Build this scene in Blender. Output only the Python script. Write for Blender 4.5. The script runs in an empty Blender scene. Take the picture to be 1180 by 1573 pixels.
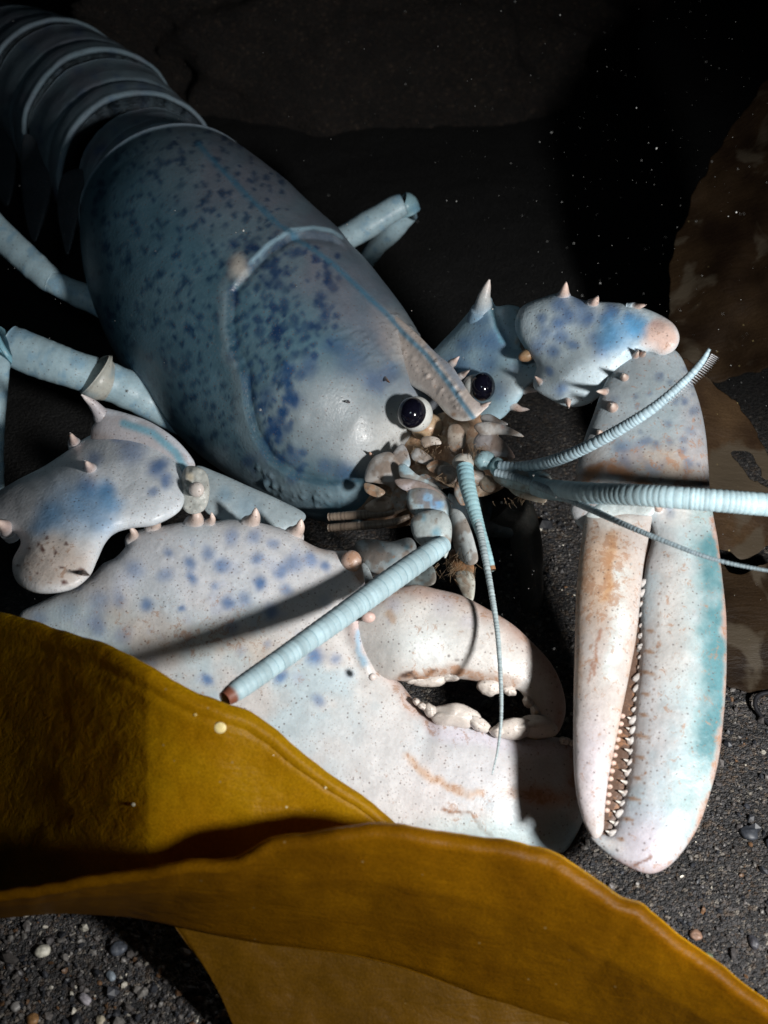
import bpy, math, random
import numpy as np
from mathutils import Vector, Matrix
from mathutils.geometry import delaunay_2d_cdt

# ------------------------------------------------------------------ camera, world, lamps
# 1 Blender unit = 1 cm
sc = bpy.context.scene
sc.unit_settings.system = 'METRIC'; sc.unit_settings.scale_length = 0.01
COL = sc.collection
CAMH, PITCH, FPX = 33.0, math.radians(40), 1899.0
cam_d = bpy.data.cameras.new('camera'); cam = bpy.data.objects.new('camera', cam_d); COL.objects.link(cam)
cam.location = (0, 0, CAMH); cam.rotation_euler = (math.pi/2-PITCH, 0, 0)
cam_d.sensor_fit = 'VERTICAL'; cam_d.angle = math.radians(45); cam_d.clip_start = 1; cam_d.clip_end = 3000
cam_d.dof.use_dof = True; cam_d.dof.focus_distance = 43.0
FLEN = (cam_d.sensor_height/2)/math.tan(math.radians(22.5))      # mm
APERTURE = 0.26                                                   # diameter, scene units
cam_d.dof.aperture_fstop = (FLEN/1000.0)/APERTURE if False else FLEN*0.001/APERTURE
sc.camera = cam
sc.view_settings.view_transform = 'Standard'; sc.view_settings.look = 'None'
sc.view_settings.exposure = 0.0; sc.view_settings.gamma = 1.0
w = bpy.data.worlds.new("World"); sc.world = w; w.use_nodes = True
bg = w.node_tree.nodes['Background']; bg.inputs[0].default_value = (0.010, 0.022, 0.032, 1); bg.inputs[1].default_value = 0.08

def spot_lamp(name, loc, target, power, size, cone, blend, col):
    ld = bpy.data.lights.new(name, 'SPOT'); lo = bpy.data.objects.new(name, ld); COL.objects.link(lo)
    lo.location = loc
    lo.rotation_euler = (Vector(target)-Vector(loc)).to_track_quat('-Z', 'Y').to_euler()
    ld.energy = power; ld.shadow_soft_size = size; ld.spot_size = math.radians(cone); ld.spot_blend = blend
    ld.color = col
    return lo
spot_lamp('dive_strobe', (23, 2, 25), (5, 32, 1), 108000, 2.2, 78, 1.0, (1.0, 0.985, 0.96))
spot_lamp('back_fill_lamp', (-8, 0, 44), (-6, 48, 6), 8500, 3.0, 44, 1.0, (0.72, 0.90, 1.0))  # added fill spot that brightens the lobster's back, not a real second strobe

# ------------------------------------------------------------------ maths helpers
RNG = np.random.default_rng(7)
cP, sP = math.cos(PITCH), math.sin(PITCH)
def P3(x, y, d):
    """pixel of the 1180x1573 photograph and depth along the view axis -> point in the place"""
    x = np.asarray(x, float); y = np.asarray(y, float); d = np.asarray(d, float)
    u = (x-590)/FPX*d; v = (786.5-y)/FPX*d
    return np.stack([u+0*d, v*sP+d*cP, CAMH+v*cP-d*sP], -1)
def proj(V):
    Y = V[..., 1]; Z = V[..., 2]-CAMH
    d = Y*cP-Z*sP; v = Y*sP+Z*cP
    return 590+V[..., 0]/d*FPX, 786.5-v/d*FPX, d
TAB = RNG.random((256, 256))
def vnoise(x, y):
    xi = np.floor(x).astype(int); yi = np.floor(y).astype(int)
    fx = x-xi; fy = y-yi; fx = fx*fx*(3-2*fx); fy = fy*fy*(3-2*fy)
    a = TAB[xi % 256, yi % 256]; b = TAB[(xi+1) % 256, yi % 256]
    c = TAB[xi % 256, (yi+1) % 256]; e = TAB[(xi+1) % 256, (yi+1) % 256]
    return (a*(1-fx)+b*fx)*(1-fy)+(c*(1-fx)+e*fx)*fy
def fbm(x, y, s, o=4):
    r = 0; a = .5; t = 0
    for k in range(o):
        r = r+a*vnoise(x/s+17.3*k, y/s+5.1*k); t += a; a *= .5; s = s/2
    return r/t
def sm(a, b, x):
    t = np.clip((x-a)/(b-a), 0, 1); return t*t*(3-2*t)
def catmull(P, n, closed=False):
    P = np.asarray(P, float); N = len(P)
    m = N if closed else N-1
    out = []
    for t in np.linspace(0, m, n, endpoint=not closed):
        i = min(int(t), m-1); f = t-i
        if closed: p0, p1, p2, p3 = P[(i-1) % N], P[i], P[(i+1) % N], P[(i+2) % N]
        else: p1, p2 = P[i], P[i+1]; p0 = P[i-1] if i > 0 else 2*p1-p2; p3 = P[i+2] if i+2 < N else 2*p2-p1
        out.append(.5*((2*p1)+(p2-p0)*f+(2*p0-5*p1+4*p2-p3)*f*f+(3*p1-p0-3*p2+p3)*f**3))
    return np.array(out)
def resample(P, step, closed=False):
    P = np.asarray(P, float)
    if closed: P = np.vstack([P, P[:1]])
    L = np.r_[0, np.cumsum(np.linalg.norm(np.diff(P[:, :2], axis=0), axis=1))]
    n = max(4, int(L[-1]/step))
    t = np.linspace(0, L[-1], n+1)
    if closed: t = t[:-1]
    return np.stack([np.interp(t, L, P[:, k]) for k in range(P.shape[1])], -1)
def pdist(x, y, line, closed=False, side=False):
    L = np.asarray(line, float)
    if closed: L = np.vstack([L, L[:1]])
    best = np.full(np.shape(x), 1e9); T = np.zeros(np.shape(x)); S = np.zeros(np.shape(x))
    for i in range(len(L)-1):
        ax, ay = L[i][:2]; bx, by = L[i+1][:2]; dx, dy = bx-ax, by-ay
        q = dx*dx+dy*dy+1e-9
        t = np.clip(((x-ax)*dx+(y-ay)*dy)/q, 0, 1)
        dd = np.hypot(x-ax-t*dx, y-ay-t*dy); k = dd < best
        best = np.where(k, dd, best); T = np.where(k, (i+t)/(len(L)-1), T)
        S = np.where(k, np.sign(dx*(y-ay)-dy*(x-ax)), S)
    return (best, T, S) if side else (best, T)
def inside(x, y, poly):
    x = np.asarray(x); r = np.zeros(x.shape, bool); n = len(poly); j = n-1
    for i in range(n):
        xi, yi = poly[i]; xj, yj = poly[j]
        c = ((yi > y) != (yj > y)) & (x < (xj-xi)*(y-yi)/(yj-yi+1e-12)+xi)
        r ^= c; j = i
    return r
def plane(*pts):
    A = np.array([[p[0], p[1], 1] for p in pts], float); b = np.array([p[2] for p in pts], float)
    s = np.linalg.lstsq(A, b, rcond=None)[0]
    return lambda x, y: s[0]*x+s[1]*y+s[2]

def lin(r, g, b):
    f = lambda c: (c/255/12.92) if c <= 10 else ((c/255+.055)/1.055)**2.4
    return np.array([f(r), f(g), f(b)])

class Paint:
    """surface pattern of the shell: rgb and the amount of brown staining"""
    def __init__(s, x, y, base, stain=.15):
        s.x, s.y = x, y
        s.wx = x+9*(fbm(x, y, 22)-.5)*2; s.wy = y+9*(fbm(x+99, y, 22)-.5)*2
        s.vx = x+3*(fbm(x, y, 9)-.5)*2; s.vy = y+3*(fbm(x+99, y, 9)-.5)*2
        s.c = np.zeros(x.shape+(4,)); s.c[..., :3] = base; s.c[..., 3] = stain
    def mix(s, a, col=None, stain=None):
        a = np.clip(a, 0, 1)
        if col is not None: s.c[..., :3] = s.c[..., :3]*(1-a[..., None])+np.array(col)*a[..., None]
        if stain is not None: s.c[..., 3] = s.c[..., 3]*(1-a)+stain*a
    def blob(s, x, y, rx, ry, col=None, a=1, rot=0, soft=.8, stain=None, warp=True):
        X = (s.vx if warp == 'fine' else s.wx if warp else s.x)-x; Y = (s.vy if warp == 'fine' else s.wy if warp else s.y)-y
        r = math.radians(rot); u = X*math.cos(r)+Y*math.sin(r); v = -X*math.sin(r)+Y*math.cos(r)
        q = np.hypot(u/rx, v/ry)
        s.mix(a*(1-sm(1-soft, 1+soft*.6, q)), col, stain)
    def spots(s, L, r, col, a=.8, soft=.8, seed=1):
        g = np.random.default_rng(seed)
        for p in L:
            k = p[2] if len(p) > 2 else 1
            s.blob(p[0], p[1], r*k*g.uniform(.8, 1.3), r*k*g.uniform(.8, 1.2), col, a*g.uniform(.6, 1), g.uniform(0, 180), soft, warp='fine')
    def stroke(s, pts, w, col=None, a=1, stain=None, warp=True):
        d, _ = pdist(s.wx if warp else s.x, s.wy if warp else s.y, pts)
        k = np.clip(.35+1.3*fbm(s.x+50, s.y*.6+9, 16), 0, 1.15) if w > 8 and warp else 1
        s.mix(a*k*(1-sm(w*.15, w*1.15, d)), col, stain)

class MB:
    def __init__(s): s.V = []; s.F = []; s.C = []; s.n = 0
    def add(s, V, F, C):
        V = np.asarray(V, float).reshape(-1, 3); C = np.asarray(C, float)
        if C.ndim == 1:
            C = np.tile(C if len(C) == 4 else np.r_[C, 0.1], (len(V), 1))
        s.V.append(V); s.C.append(C.reshape(-1, 4))
        s.F += [tuple(int(i)+s.n for i in f) for f in F]; s.n += len(V)
    def build(s, name, mat, parent=None, smooth=True):
        me = bpy.data.meshes.new(name); V = np.vstack(s.V)
        me.from_pydata(V.tolist(), [], s.F)
        at = me.color_attributes.new('paint', 'FLOAT_COLOR', 'POINT')
        at.data.foreach_set('color', np.vstack(s.C).astype(np.float32).ravel())
        me.polygons.foreach_set('use_smooth', [smooth]*len(me.polygons))
        me.materials.append(mat); me.update()
        o = bpy.data.objects.new(name, me); COL.objects.link(o)
        if parent: o.parent = parent; 
        return o

def inflate(mb, outline, depth, paint, k=.6, kb=None, step=4.0, disp=None, smooth=True, cap=1e9, pw=.5):
    """a solid swelling from an outline: front and back shells, elliptical sections"""
    kb = k if kb is None else kb
    O = catmull(outline, len(outline)*14, True) if smooth else np.asarray(outline, float)
    O = resample(O, step*.9, True); poly = O.tolist()
    x0, y0 = O.min(0); x1, y1 = O.max(0)
    gx, gy = np.meshgrid(np.arange(x0, x1, step), np.arange(y0, y1, step*.87)); gx = gx.copy(); gx[1::2] += step/2
    gx = gx.ravel(); gy = gy.ravel()
    m = inside(gx, gy, poly); gx, gy = gx[m], gy[m]
    D = pdist(gx, gy, O, True)[0]; m = D > step*.95; G = np.stack([gx[m], gy[m]], -1)
    T = np.roll(O, -1, 0)-np.roll(O, 1, 0); T /= np.linalg.norm(T, axis=1)[:, None]+1e-9
    N = np.stack([-T[:, 1], T[:, 0]], -1)
    ar = .5*np.sum(O[:, 0]*np.roll(O[:, 1], -1)-np.roll(O[:, 0], -1)*O[:, 1])
    if ar < 0: N = -N
    ins = []
    for f in (.14, .5):
        Q = O+N*step*f; dd = pdist(Q[:, 0], Q[:, 1], O, True)[0]
        ins.append(Q[(dd > step*f*.85) & inside(Q[:, 0], Q[:, 1], poly)])
    A = np.vstack([O]+ins+[G])
    r = delaunay_2d_cdt([Vector(p) for p in A.tolist()], [], [list(range(len(O)))], 1, 1e-4)
    V = np.array([tuple(v) for v in r[0]]); F = np.array([f for f in r[2] if len(f) == 3])
    a, b, c = V[F[:, 0]], V[F[:, 1]], V[F[:, 2]]
    cr = (b-a)[:, 0]*(c-a)[:, 1]-(b-a)[:, 1]*(c-a)[:, 0]
    keep = np.abs(cr) > 1e-5; F = F[keep]; cr = cr[keep]
    F[cr < 0] = F[cr < 0][:, ::-1]; area = np.abs(cr)/2
    nV = len(V); on = np.zeros(nV, bool)
    e = {}
    for f in F:
        for i in range(3):
            p, q = int(f[i]), int(f[(i+1) % 3]); e[(min(p, q), max(p, q))] = e.get((min(p, q), max(p, q)), 0)+1
    bd = [kk for kk, vv in e.items() if vv == 1]
    for p, q in bd: on[p] = on[q] = True
    I = []; J = []; W = []
    for i in range(3):
        p, q, o = F[:, i], F[:, (i+1) % 3], F[:, (i+2) % 3]
        u = V[p]-V[o]; v = V[q]-V[o]
        cot = (u*v).sum(1)/(np.abs(u[:, 0]*v[:, 1]-u[:, 1]*v[:, 0])+1e-9)
        cot = np.clip(cot, .01, 50)/2; I += [p, q]; J += [q, p]; W += [cot, cot]
    I = np.concatenate(I); J = np.concatenate(J); W = np.concatenate(W)
    dg = np.bincount(I, W, nV)+1e-9
    bb = np.bincount(F.ravel(), np.repeat(area/3, 3), nV); fr = ~on
    mul = lambda z: (dg*z-np.bincount(I, W*z[J], nV))*fr
    u = np.zeros(nV); rr = bb*fr; z = rr/dg; p = z.copy(); rz = rr@z
    for it in range(700):
        Ap = mul(p); al = rz/(p@Ap+1e-30); u += al*p; rr = rr-al*Ap
        if np.abs(rr).max() < 1e-4: break
        z = rr/dg; rn = rr@z; p = z+rn/rz*p; rz = rn
    h = np.sqrt(np.maximum(2*u, 0)); h = np.where(h > 0, cap*(1-np.exp(-h/cap)) if cap < 1e8 else h, 0)
    x, y = V[:, 0], V[:, 1]; d0 = depth(x, y)
    dz = disp(x, y, h)*sm(0, 10, h) if disp else 0
    front = P3(x, y, d0-(h*k+dz)*d0/FPX); back = P3(x, y, d0+h*kb*d0/FPX)
    C = paint(x, y)
    idx = np.full(nV, -1); fi = np.where(fr)[0]; idx[fi] = nV+np.arange(len(fi)); idx[on] = np.where(on)[0]
    FB = idx[F]; FF = F[:, ::-1]
    # pixel y runs down, so the ccw order in pixels is seen clockwise from the camera
    mb.add(np.vstack([front, back[fi]]), np.vstack([FF, FB]).tolist(), np.vstack([C, C[fi]]))

def grid_faces(nu, nv, closed=True):
    F = []
    for i in range(nu-1):
        for j in range(nv if closed else nv-1):
            a = i*nv+j; b = i*nv+(j+1) % nv
            F.append((a, b, b+nv, a+nv))
    return F

def loft(mb, st, paint, nr=200, ns=144, kf=1., kb=1., scale=None, disp=None, sq=1., rim=None):
    """stations: (xL,yL,xR,yR,depth); rings stand square to the axis"""
    S = catmull(st, nr)
    L = P3(S[:, 0], S[:, 1], S[:, 4]); R = P3(S[:, 2], S[:, 3], S[:, 4]); Cn = (L+R)/2; H = (R-L)/2
    T = np.gradient(Cn, axis=0); 
    for _ in range(6): T = (np.vstack([T[:1], T[:-1]])+T+np.vstack([T[1:], T[-1:]]))/3
    T /= np.linalg.norm(T, axis=1)[:, None]
    H = H-(H*T).sum(1)[:, None]*T
    hw = np.linalg.norm(H, axis=1)
    Fv = np.cross(H, T); Fv /= np.linalg.norm(Fv, axis=1)[:, None]
    camv = np.array([0, 0, CAMH])-Cn
    Fv *= np.sign((Fv*camv).sum(1))[:, None]
    th = np.linspace(0, 2*np.pi, ns, endpoint=False)
    ct, st_ = np.cos(th), np.sin(th)
    ct = np.sign(ct)*np.abs(ct)**sq; s2 = np.sign(st_)*np.abs(st_)**sq
    kk = np.where(s2 > 0, kf, kb)
    V = Cn[:, None]+ct[None, :, None]*H[:, None]+(s2*kk)[None, :, None]*(Fv*hw[:, None])[:, None]
    if scale is not None: V = Cn[:, None]+(V-Cn[:, None])*scale[:, None, None]
    x, y, d = proj(V)
    if disp is not None:
        n = V-Cn[:, None]; n /= np.linalg.norm(n, axis=2)[..., None]+1e-9
        V = V+n*(disp(x, y)*d/FPX*(s2 > -.25)[None])[..., None]
    F = grid_faces(nr, ns)
    C = paint(x, y)
    if rim is not None:
        tt_ = np.linspace(0, 1, nr)[:, None]
        a = rim[3]*np.exp(-((tt_-rim[0])/rim[1])**2)*(.5+.8*fbm(x, y, 30)); C[..., :3] = C[..., :3]*(1-a[..., None])+np.array(rim[2])*a[..., None]
    if ((Fv[0]*0).sum() == 0):
        # orientation check against outward direction
        f = F[ns//8]; p = V.reshape(-1, 3)[list(f)]; nn = np.cross(p[1]-p[0], p[2]-p[0])
        if nn@(p.mean(0)-Cn[0]) < 0: F = [g[::-1] for g in F]
    n = nr*ns
    V = V.reshape(-1, 3); C = C.reshape(-1, 4)
    V = np.vstack([V, Cn[:1], Cn[-1:]]); C = np.vstack([C, C[:1], C[-1:]])
    F = F+[((j+1) % ns, j, n) for j in range(ns)]+[(n-ns+j, n-ns+(j+1) % ns, n+1) for j in range(ns)]
    mb.add(V, F, C)

def tube(mb, pts, rad, col, seg=16, step=3., ring=None, groove=None, flat=1., colfn=None, amp=.08, stain=.1):
    """tapering limb along (x,y,depth) with radii in photo pixels; ring = spacing of annuli"""
    pts = np.asarray(pts, float); rad = np.asarray(rad, float)
    A = catmull(np.c_[pts, rad], max(30, len(pts)*16)); A = resample(A, step)
    n = len(A); L = np.r_[0, np.cumsum(np.hypot(np.diff(A[:, 0]), np.diff(A[:, 1])))]
    Cn = P3(A[:, 0], A[:, 1], A[:, 2]); r = np.maximum(A[:, 3], .05)*A[:, 2]/FPX
    T = np.gradient(Cn, axis=0); T /= np.linalg.norm(T, axis=1)[:, None]+1e-9
    c = np.tile(np.r_[col, stain], (n, 1))
    if ring:
        ph = (L/ring+.25*np.sin(L/ring*.9)+.3*np.sin(L/ring*.37+1)) % 1
        prof = np.abs(np.sin(np.pi*ph))**.6
        r = r*(1-amp+amp*1.4*prof)
        if groove is not None:
            a = (1-sm(.0, .55, prof))[:, None]; c[:, :3] = c[:, :3]*(1-a)+np.array(groove)*a
        c[:, :3] *= (1+.30*(vnoise(np.floor(L/ring)*3.7, L*0)-.5)+.25*(fbm(L, L*0+3, 60)-.5))[:, None]
    up = np.array([0, -cP*.6, .8]); U = np.cross(T, up); U /= np.linalg.norm(U, axis=1)[:, None]+1e-9
    W = np.cross(U, T)
    th = np.linspace(0, 2*np.pi, seg, endpoint=False)
    V = Cn[:, None]+(np.cos(th)[None, :, None]*U[:, None]+flat*np.sin(th)[None, :, None]*W[:, None])*r[:, None, None]
    F = grid_faces(n, seg)
    p = V.reshape(-1, 3)[list(F[0])]
    if np.cross(p[1]-p[0], p[2]-p[0])@(p.mean(0)-Cn[0]) < 0: F = [g[::-1] for g in F]
    C = np.repeat(c[:, None], seg, 1)
    if colfn: C = colfn(C, V, L/L[-1], th)
    m = n*seg; e0 = Cn[0]-T[0]*r[0]*.5; e1 = Cn[-1]+T[-1]*r[-1]*.5
    F += [((j+1) % seg, j, m) for j in range(seg)]+[(m-seg+j, m-seg+(j+1) % seg, m+1) for j in range(seg)]
    mb.add(np.vstack([V.reshape(-1, 3), e0, e1]), F, np.vstack([C.reshape(-1, 4), c[:1], c[-1:]]))

def ball(mb, x, y, d, rx, ry, rz, col, rot=0, seg=14, stain=.05, lump=0):
    """rounded knob; radii in photo pixels, rz towards the viewer"""
    th = np.linspace(0, np.pi, seg); ph = np.linspace(0, 2*np.pi, seg*2, endpoint=False)
    t, p = np.meshgrid(th, ph, indexing='ij')
    a = np.sin(t)*np.cos(p); b = np.sin(t)*np.sin(p); c = np.cos(t)
    q = 1+lump*(fbm(a*3+x+20, b*3+y+c*2+20, 1.5)-.5)
    a, b, c = a*q, b*q, c*q
    r = math.radians(rot)
    X = x+rx*a*math.cos(r)-ry*b*math.sin(r); Y = y+rx*a*math.sin(r)+ry*b*math.cos(r)
    V = P3(X, Y, d-c*rz*d/FPX)
    F = [g[::-1] for g in grid_faces(seg, seg*2)]
    mb.add(V.reshape(-1, 3), F, np.r_[col, stain])

def surface(mb, x, y, want, r=5):
    best = None
    for V, C in zip(mb.V[-60:], mb.C[-60:]):
        if len(V) < 1500: continue
        px, py, d = proj(V); k = np.where(np.hypot(px-x, py-y) < r)[0]
        if len(k):
            i = k[np.argmin(d[k])]
            if best is None or abs(d[i]-want) < abs(best[0]-want): best = (d[i], C[i, :3])
    return best
def spine(mb, base, tip, r, dep, dtip=None, col=None, tipcol=None, bend=(0, 0)):
    col = SPN if col is None else col; tipcol = SPT if tipcol is None else tipcol
    dtip = dep-.5 if dtip is None else dtip
    sf = surface(mb, *base, dep); off = dtip-dep; bc = None
    if sf: dep = sf[0]+.18; dtip = dep+off; bc = sf[1]
    b = np.r_[base, dep]; t = np.r_[tip, dtip]; m = (b+t)/2+np.r_[bend, 0]
    n = 16
    base_col = SPBASE[0] if bc is None else bc
    def cf(C, V, L, th):
        C = C.copy(); a = sm(.25, .65, L)[:, None, None]; q = sm(.6, .95, L)[:, None, None]
        C[..., :3] = C[..., :3]*(1-a)+np.array(col)*.9*a; C[..., :3] = C[..., :3]*(1-q)+np.array(tipcol)*q; return C
    rc = r*b[2]/FPX; b[2] += rc*.35; b0 = b+(b-t)*.5; b0[2] = b[2]+rc*.8 if 1 else b[2]+(.12 if math.hypot(t[0]-b[0], t[1]-b[1]) > r*1.1 else .8)
    tube(mb, [b0, b, b*.65+m*.35, m, m*.45+t*.55, t], [r*1.15, r*1.0, r*.74, r*.5, r*.3, r*.07], base_col, seg=14, step=1.5, colfn=cf)

# ------------------------------------------------------------------ materials
def newmat(name):
    m = bpy.data.materials.new(name); m.use_nodes = True; nt = m.node_tree
    for n in list(nt.nodes): nt.nodes.remove(n)
    return m, nt
def N(nt, t, **kw):
    n = nt.nodes.new(t)
    for k, v in kw.items():
        if k in n.inputs: n.inputs[k].default_value = v
        else: setattr(n, k, v)
    return n
def mixc(nt, fac, a, b, mode='MIX'):
    m = nt.nodes.new('ShaderNodeMix'); m.data_type = 'RGBA'; m.blend_type = mode
    for i, v in ((0, fac), (6, a), (7, b)):
        if isinstance(v, bpy.types.NodeSocket): nt.links.new(v, m.inputs[i])
        else: m.inputs[i].default_value = v if i == 0 else (tuple(v)+(1,))[:4]
    return m.outputs[2]
def ramp(nt, src, pts):
    r = nt.nodes.new('ShaderNodeValToRGB'); nt.links.new(src, r.inputs[0])
    while len(r.color_ramp.elements) < len(pts): r.color_ramp.elements.new(.5)
    for e, (p, c) in zip(r.color_ramp.elements, pts):
        e.position = p; e.color = (c, c, c, 1) if not hasattr(c, '__len__') else tuple(c)+(1,)
    return r.outputs[0]
def math_(nt, op, a, b=0.):
    m = nt.nodes.new('ShaderNodeMath'); m.operation = op
    for i, v in ((0, a), (1, b)):
        if isinstance(v, bpy.types.NodeSocket): nt.links.new(v, m.inputs[i])
        else: m.inputs[i].default_value = v
    return m.outputs[0]

def shell_material(name, rough=.36, pores=.6, bump=.2):
    m, nt = newmat(name); L = nt.links
    out = N(nt, 'ShaderNodeOutputMaterial'); bs = N(nt, 'ShaderNodeBsdfPrincipled')
    at = N(nt, 'ShaderNodeAttribute', attribute_name='paint'); tc = N(nt, 'ShaderNodeTexCoord')
    def noise(s, det=4, r=.6, dist=0):
        n = N(nt, 'ShaderNodeTexNoise'); n.inputs['Scale'].default_value = s; n.inputs['Detail'].default_value = det
        n.inputs['Roughness'].default_value = r; n.inputs['Distortion'].default_value = dist
        L.new(tc.outputs['Object'], n.inputs['Vector']); return n.outputs['Fac']
    n1 = noise(1.3, 5); n2 = noise(7, 4, .7); n3 = noise(3.2, 6, .75, .6)
    c = mixc(nt, 1., at.outputs['Color'], ramp(nt, n1, [(.3, .86), (.7, 1.08)]), 'MULTIPLY')
    c = mixc(nt, 1., c, ramp(nt, n2, [(.3, .92), (.72, 1.06)]), 'MULTIPLY')
    # brown staining, strength from the painted amount
    thr = math_(nt, 'SUBTRACT', .70, math_(nt, 'MULTIPLY', at.outputs['Alpha'], .30))
    st = math_(nt, 'MULTIPLY', math_(nt, 'SUBTRACT', n3, thr), 9.); st = N(nt, 'ShaderNodeClamp').outputs[0] if False else math_(nt, 'MINIMUM', math_(nt, 'MAXIMUM', st, 0.), .6)
    c = mixc(nt, st, c, (.34, .17, .085))
    # pores
    vo = N(nt, 'ShaderNodeTexVoronoi'); vo.inputs['Scale'].default_value = 5.5; vo.inputs['Randomness'].default_value = .9
    L.new(tc.outputs['Object'], vo.inputs['Vector'])
    po = ramp(nt, vo.outputs['Distance'], [(.12, 1.), (.22, 0.)])
    sepc = N(nt, 'ShaderNodeSeparateColor'); L.new(vo.outputs['Color'], sepc.inputs[0])
    po = math_(nt, 'MULTIPLY', po, ramp(nt, sepc.outputs[0], [(.35, 0.), (.5, pores)]))
    c = mixc(nt, po, c, (.10, .065, .055))
    vf = N(nt, 'ShaderNodeTexVoronoi'); vf.inputs['Scale'].default_value = 10.; L.new(tc.outputs['Object'], vf.inputs['Vector'])
    pf = math_(nt, 'MULTIPLY', ramp(nt, vf.outputs['Distance'], [(.16, 1.), (.3, 0.)]), ramp(nt, n1, [(.4, 0.), (.6, pores*.7)]))
    c = mixc(nt, pf, c, (.22, .15, .12))
    L.new(c, bs.inputs['Base Color'])
    rg = ramp(nt, n2, [(.3, rough-.08), (.7, rough+.15)]); L.new(rg, bs.inputs['Roughness'])
    bs.inputs['Specular IOR Level'].default_value = .4
    bs.inputs['Subsurface Weight'].default_value = .12; bs.inputs['Subsurface Radius'].default_value = (.25, .18, .14)
    bs.inputs['Subsurface Scale'].default_value = 1.
    b1 = N(nt, 'ShaderNodeBump'); b1.inputs['Strength'].default_value = bump; b1.inputs['Distance'].default_value = .05
    v2 = N(nt, 'ShaderNodeTexVoronoi'); v2.inputs['Scale'].default_value = 9.; L.new(tc.outputs['Object'], v2.inputs['Vector'])
    hh = math_(nt, 'ADD', math_(nt, 'MULTIPLY', n2, 1.), math_(nt, 'MULTIPLY', v2.outputs['Distance'], -.5))
    hh = math_(nt, 'SUBTRACT', hh, math_(nt, 'MULTIPLY', po, .7))
    L.new(hh, b1.inputs['Height']); L.new(b1.outputs[0], bs.inputs['Normal'])
    L.new(bs.outputs[0], out.inputs[0]); return m
SHELL = shell_material('pale_shell')
SOFT = shell_material('antenna_shell', .5, .0, .2)

def gloss_material(name, col, rough):
    m, nt = newmat(name); out = N(nt, 'ShaderNodeOutputMaterial'); bs = N(nt, 'ShaderNodeBsdfPrincipled')
    tc = N(nt, 'ShaderNodeTexCoord'); n = N(nt, 'ShaderNodeTexNoise'); n.inputs['Scale'].default_value = 12
    nt.links.new(tc.outputs['Object'], n.inputs['Vector'])
    nt.links.new(ramp(nt, n.outputs['Fac'], [(.3, tuple(np.array(col)*.7)), (.7, tuple(np.array(col)*1.3))]), bs.inputs['Base Color'])
    bs.inputs['Roughness'].default_value = rough; bs.inputs['Specular IOR Level'].default_value = .5
    nt.links.new(bs.outputs[0], out.inputs[0]); return m
EYEB = gloss_material('black_cornea', (.004, .004, .009), .12)

def kelp_material(name, c1, c2, trans, patch=None, rough=.3):
    m, nt = newmat(name); L = nt.links
    out = N(nt, 'ShaderNodeOutputMaterial'); bs = N(nt, 'ShaderNodeBsdfPrincipled'); tr = N(nt, 'ShaderNodeBsdfTranslucent')
    tc = N(nt, 'ShaderNodeTexCoord'); at = N(nt, 'ShaderNodeAttribute', attribute_name='paint')
    n1 = N(nt, 'ShaderNodeTexNoise'); n1.inputs['Scale'].default_value = .5; n1.inputs['Detail'].default_value = 5; L.new(tc.outputs['Object'], n1.inputs['Vector'])
    n2 = N(nt, 'ShaderNodeTexNoise'); n2.inputs['Scale'].default_value = 14; n2.inputs['Detail'].default_value = 5; L.new(tc.outputs['Object'], n2.inputs['Vector'])
    c = mixc(nt, ramp(nt, n1.outputs['Fac'], [(.35, 0.), (.68, 1.)]), c1, c2)
    c = mixc(nt, 1., c, ramp(nt, n2.outputs['Fac'], [(.3, .80), (.7, 1.16)]), 'MULTIPLY')
    vo = N(nt, 'ShaderNodeTexVoronoi'); vo.inputs['Scale'].default_value = 1.4; L.new(tc.outputs['Object'], vo.inputs['Vector'])
    sp = ramp(nt, vo.outputs['Distance'], [(.035, .5), (.06, 0.)])
    c = mixc(nt, sp, c, (.42, .33, .15))
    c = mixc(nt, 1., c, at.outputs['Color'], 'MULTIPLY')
    if patch:
        n3 = N(nt, 'ShaderNodeTexNoise'); n3.inputs['Scale'].default_value = patch[0]; n3.inputs['Detail'].default_value = 4; n3.inputs['Distortion'].default_value = .5
        L.new(tc.outputs['Object'], n3.inputs['Vector'])
        c = mixc(nt, ramp(nt, n3.outputs['Fac'], [(patch[1], 0.), (patch[1]+.06, .8)]), c, patch[2])
    L.new(c, bs.inputs['Base Color']); L.new(c, tr.inputs[0])
    bs.inputs['Roughness'].default_value = rough; bs.inputs['Specular IOR Level'].default_value = .12
    bu = N(nt, 'ShaderNodeBump'); bu.inputs['Strength'].default_value = .25; bu.inputs['Distance'].default_value = .06
    mp = N(nt, 'ShaderNodeMapping'); mp.inputs['Rotation'].default_value = (0, 0, .5); mp.inputs['Scale'].default_value = (.5, 2.2, 1.2); L.new(tc.outputs['Object'], mp.inputs[0])
    n4 = N(nt, 'ShaderNodeTexNoise'); n4.inputs['Scale'].default_value = 1.6; n4.inputs['Detail'].default_value = 4; n4.inputs['Distortion'].default_value = 1.2; L.new(mp.outputs[0], n4.inputs['Vector'])
    L.new(math_(nt, 'ADD', math_(nt, 'ADD', n2.outputs['Fac'], math_(nt, 'MULTIPLY', n4.outputs['Fac'], 3.)), math_(nt, 'MULTIPLY', n1.outputs['Fac'], 2.)), bu.inputs['Height']); L.new(bu.outputs[0], bs.inputs['Normal'])
    mx = N(nt, 'ShaderNodeMixShader'); mx.inputs[0].default_value = trans
    L.new(bs.outputs[0], mx.inputs[1]); L.new(tr.outputs[0], mx.inputs[2]); L.new(mx.outputs[0], out.inputs[0]); return m
KELP1 = kelp_material('golden_kelp', (.38, .185, .002), (.46, .255, .004), .45, None, .42)
KELP2 = kelp_material('brown_kelp', (.27, .118, .002), (.17, .070, .0015), .5, None, .4)
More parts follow.
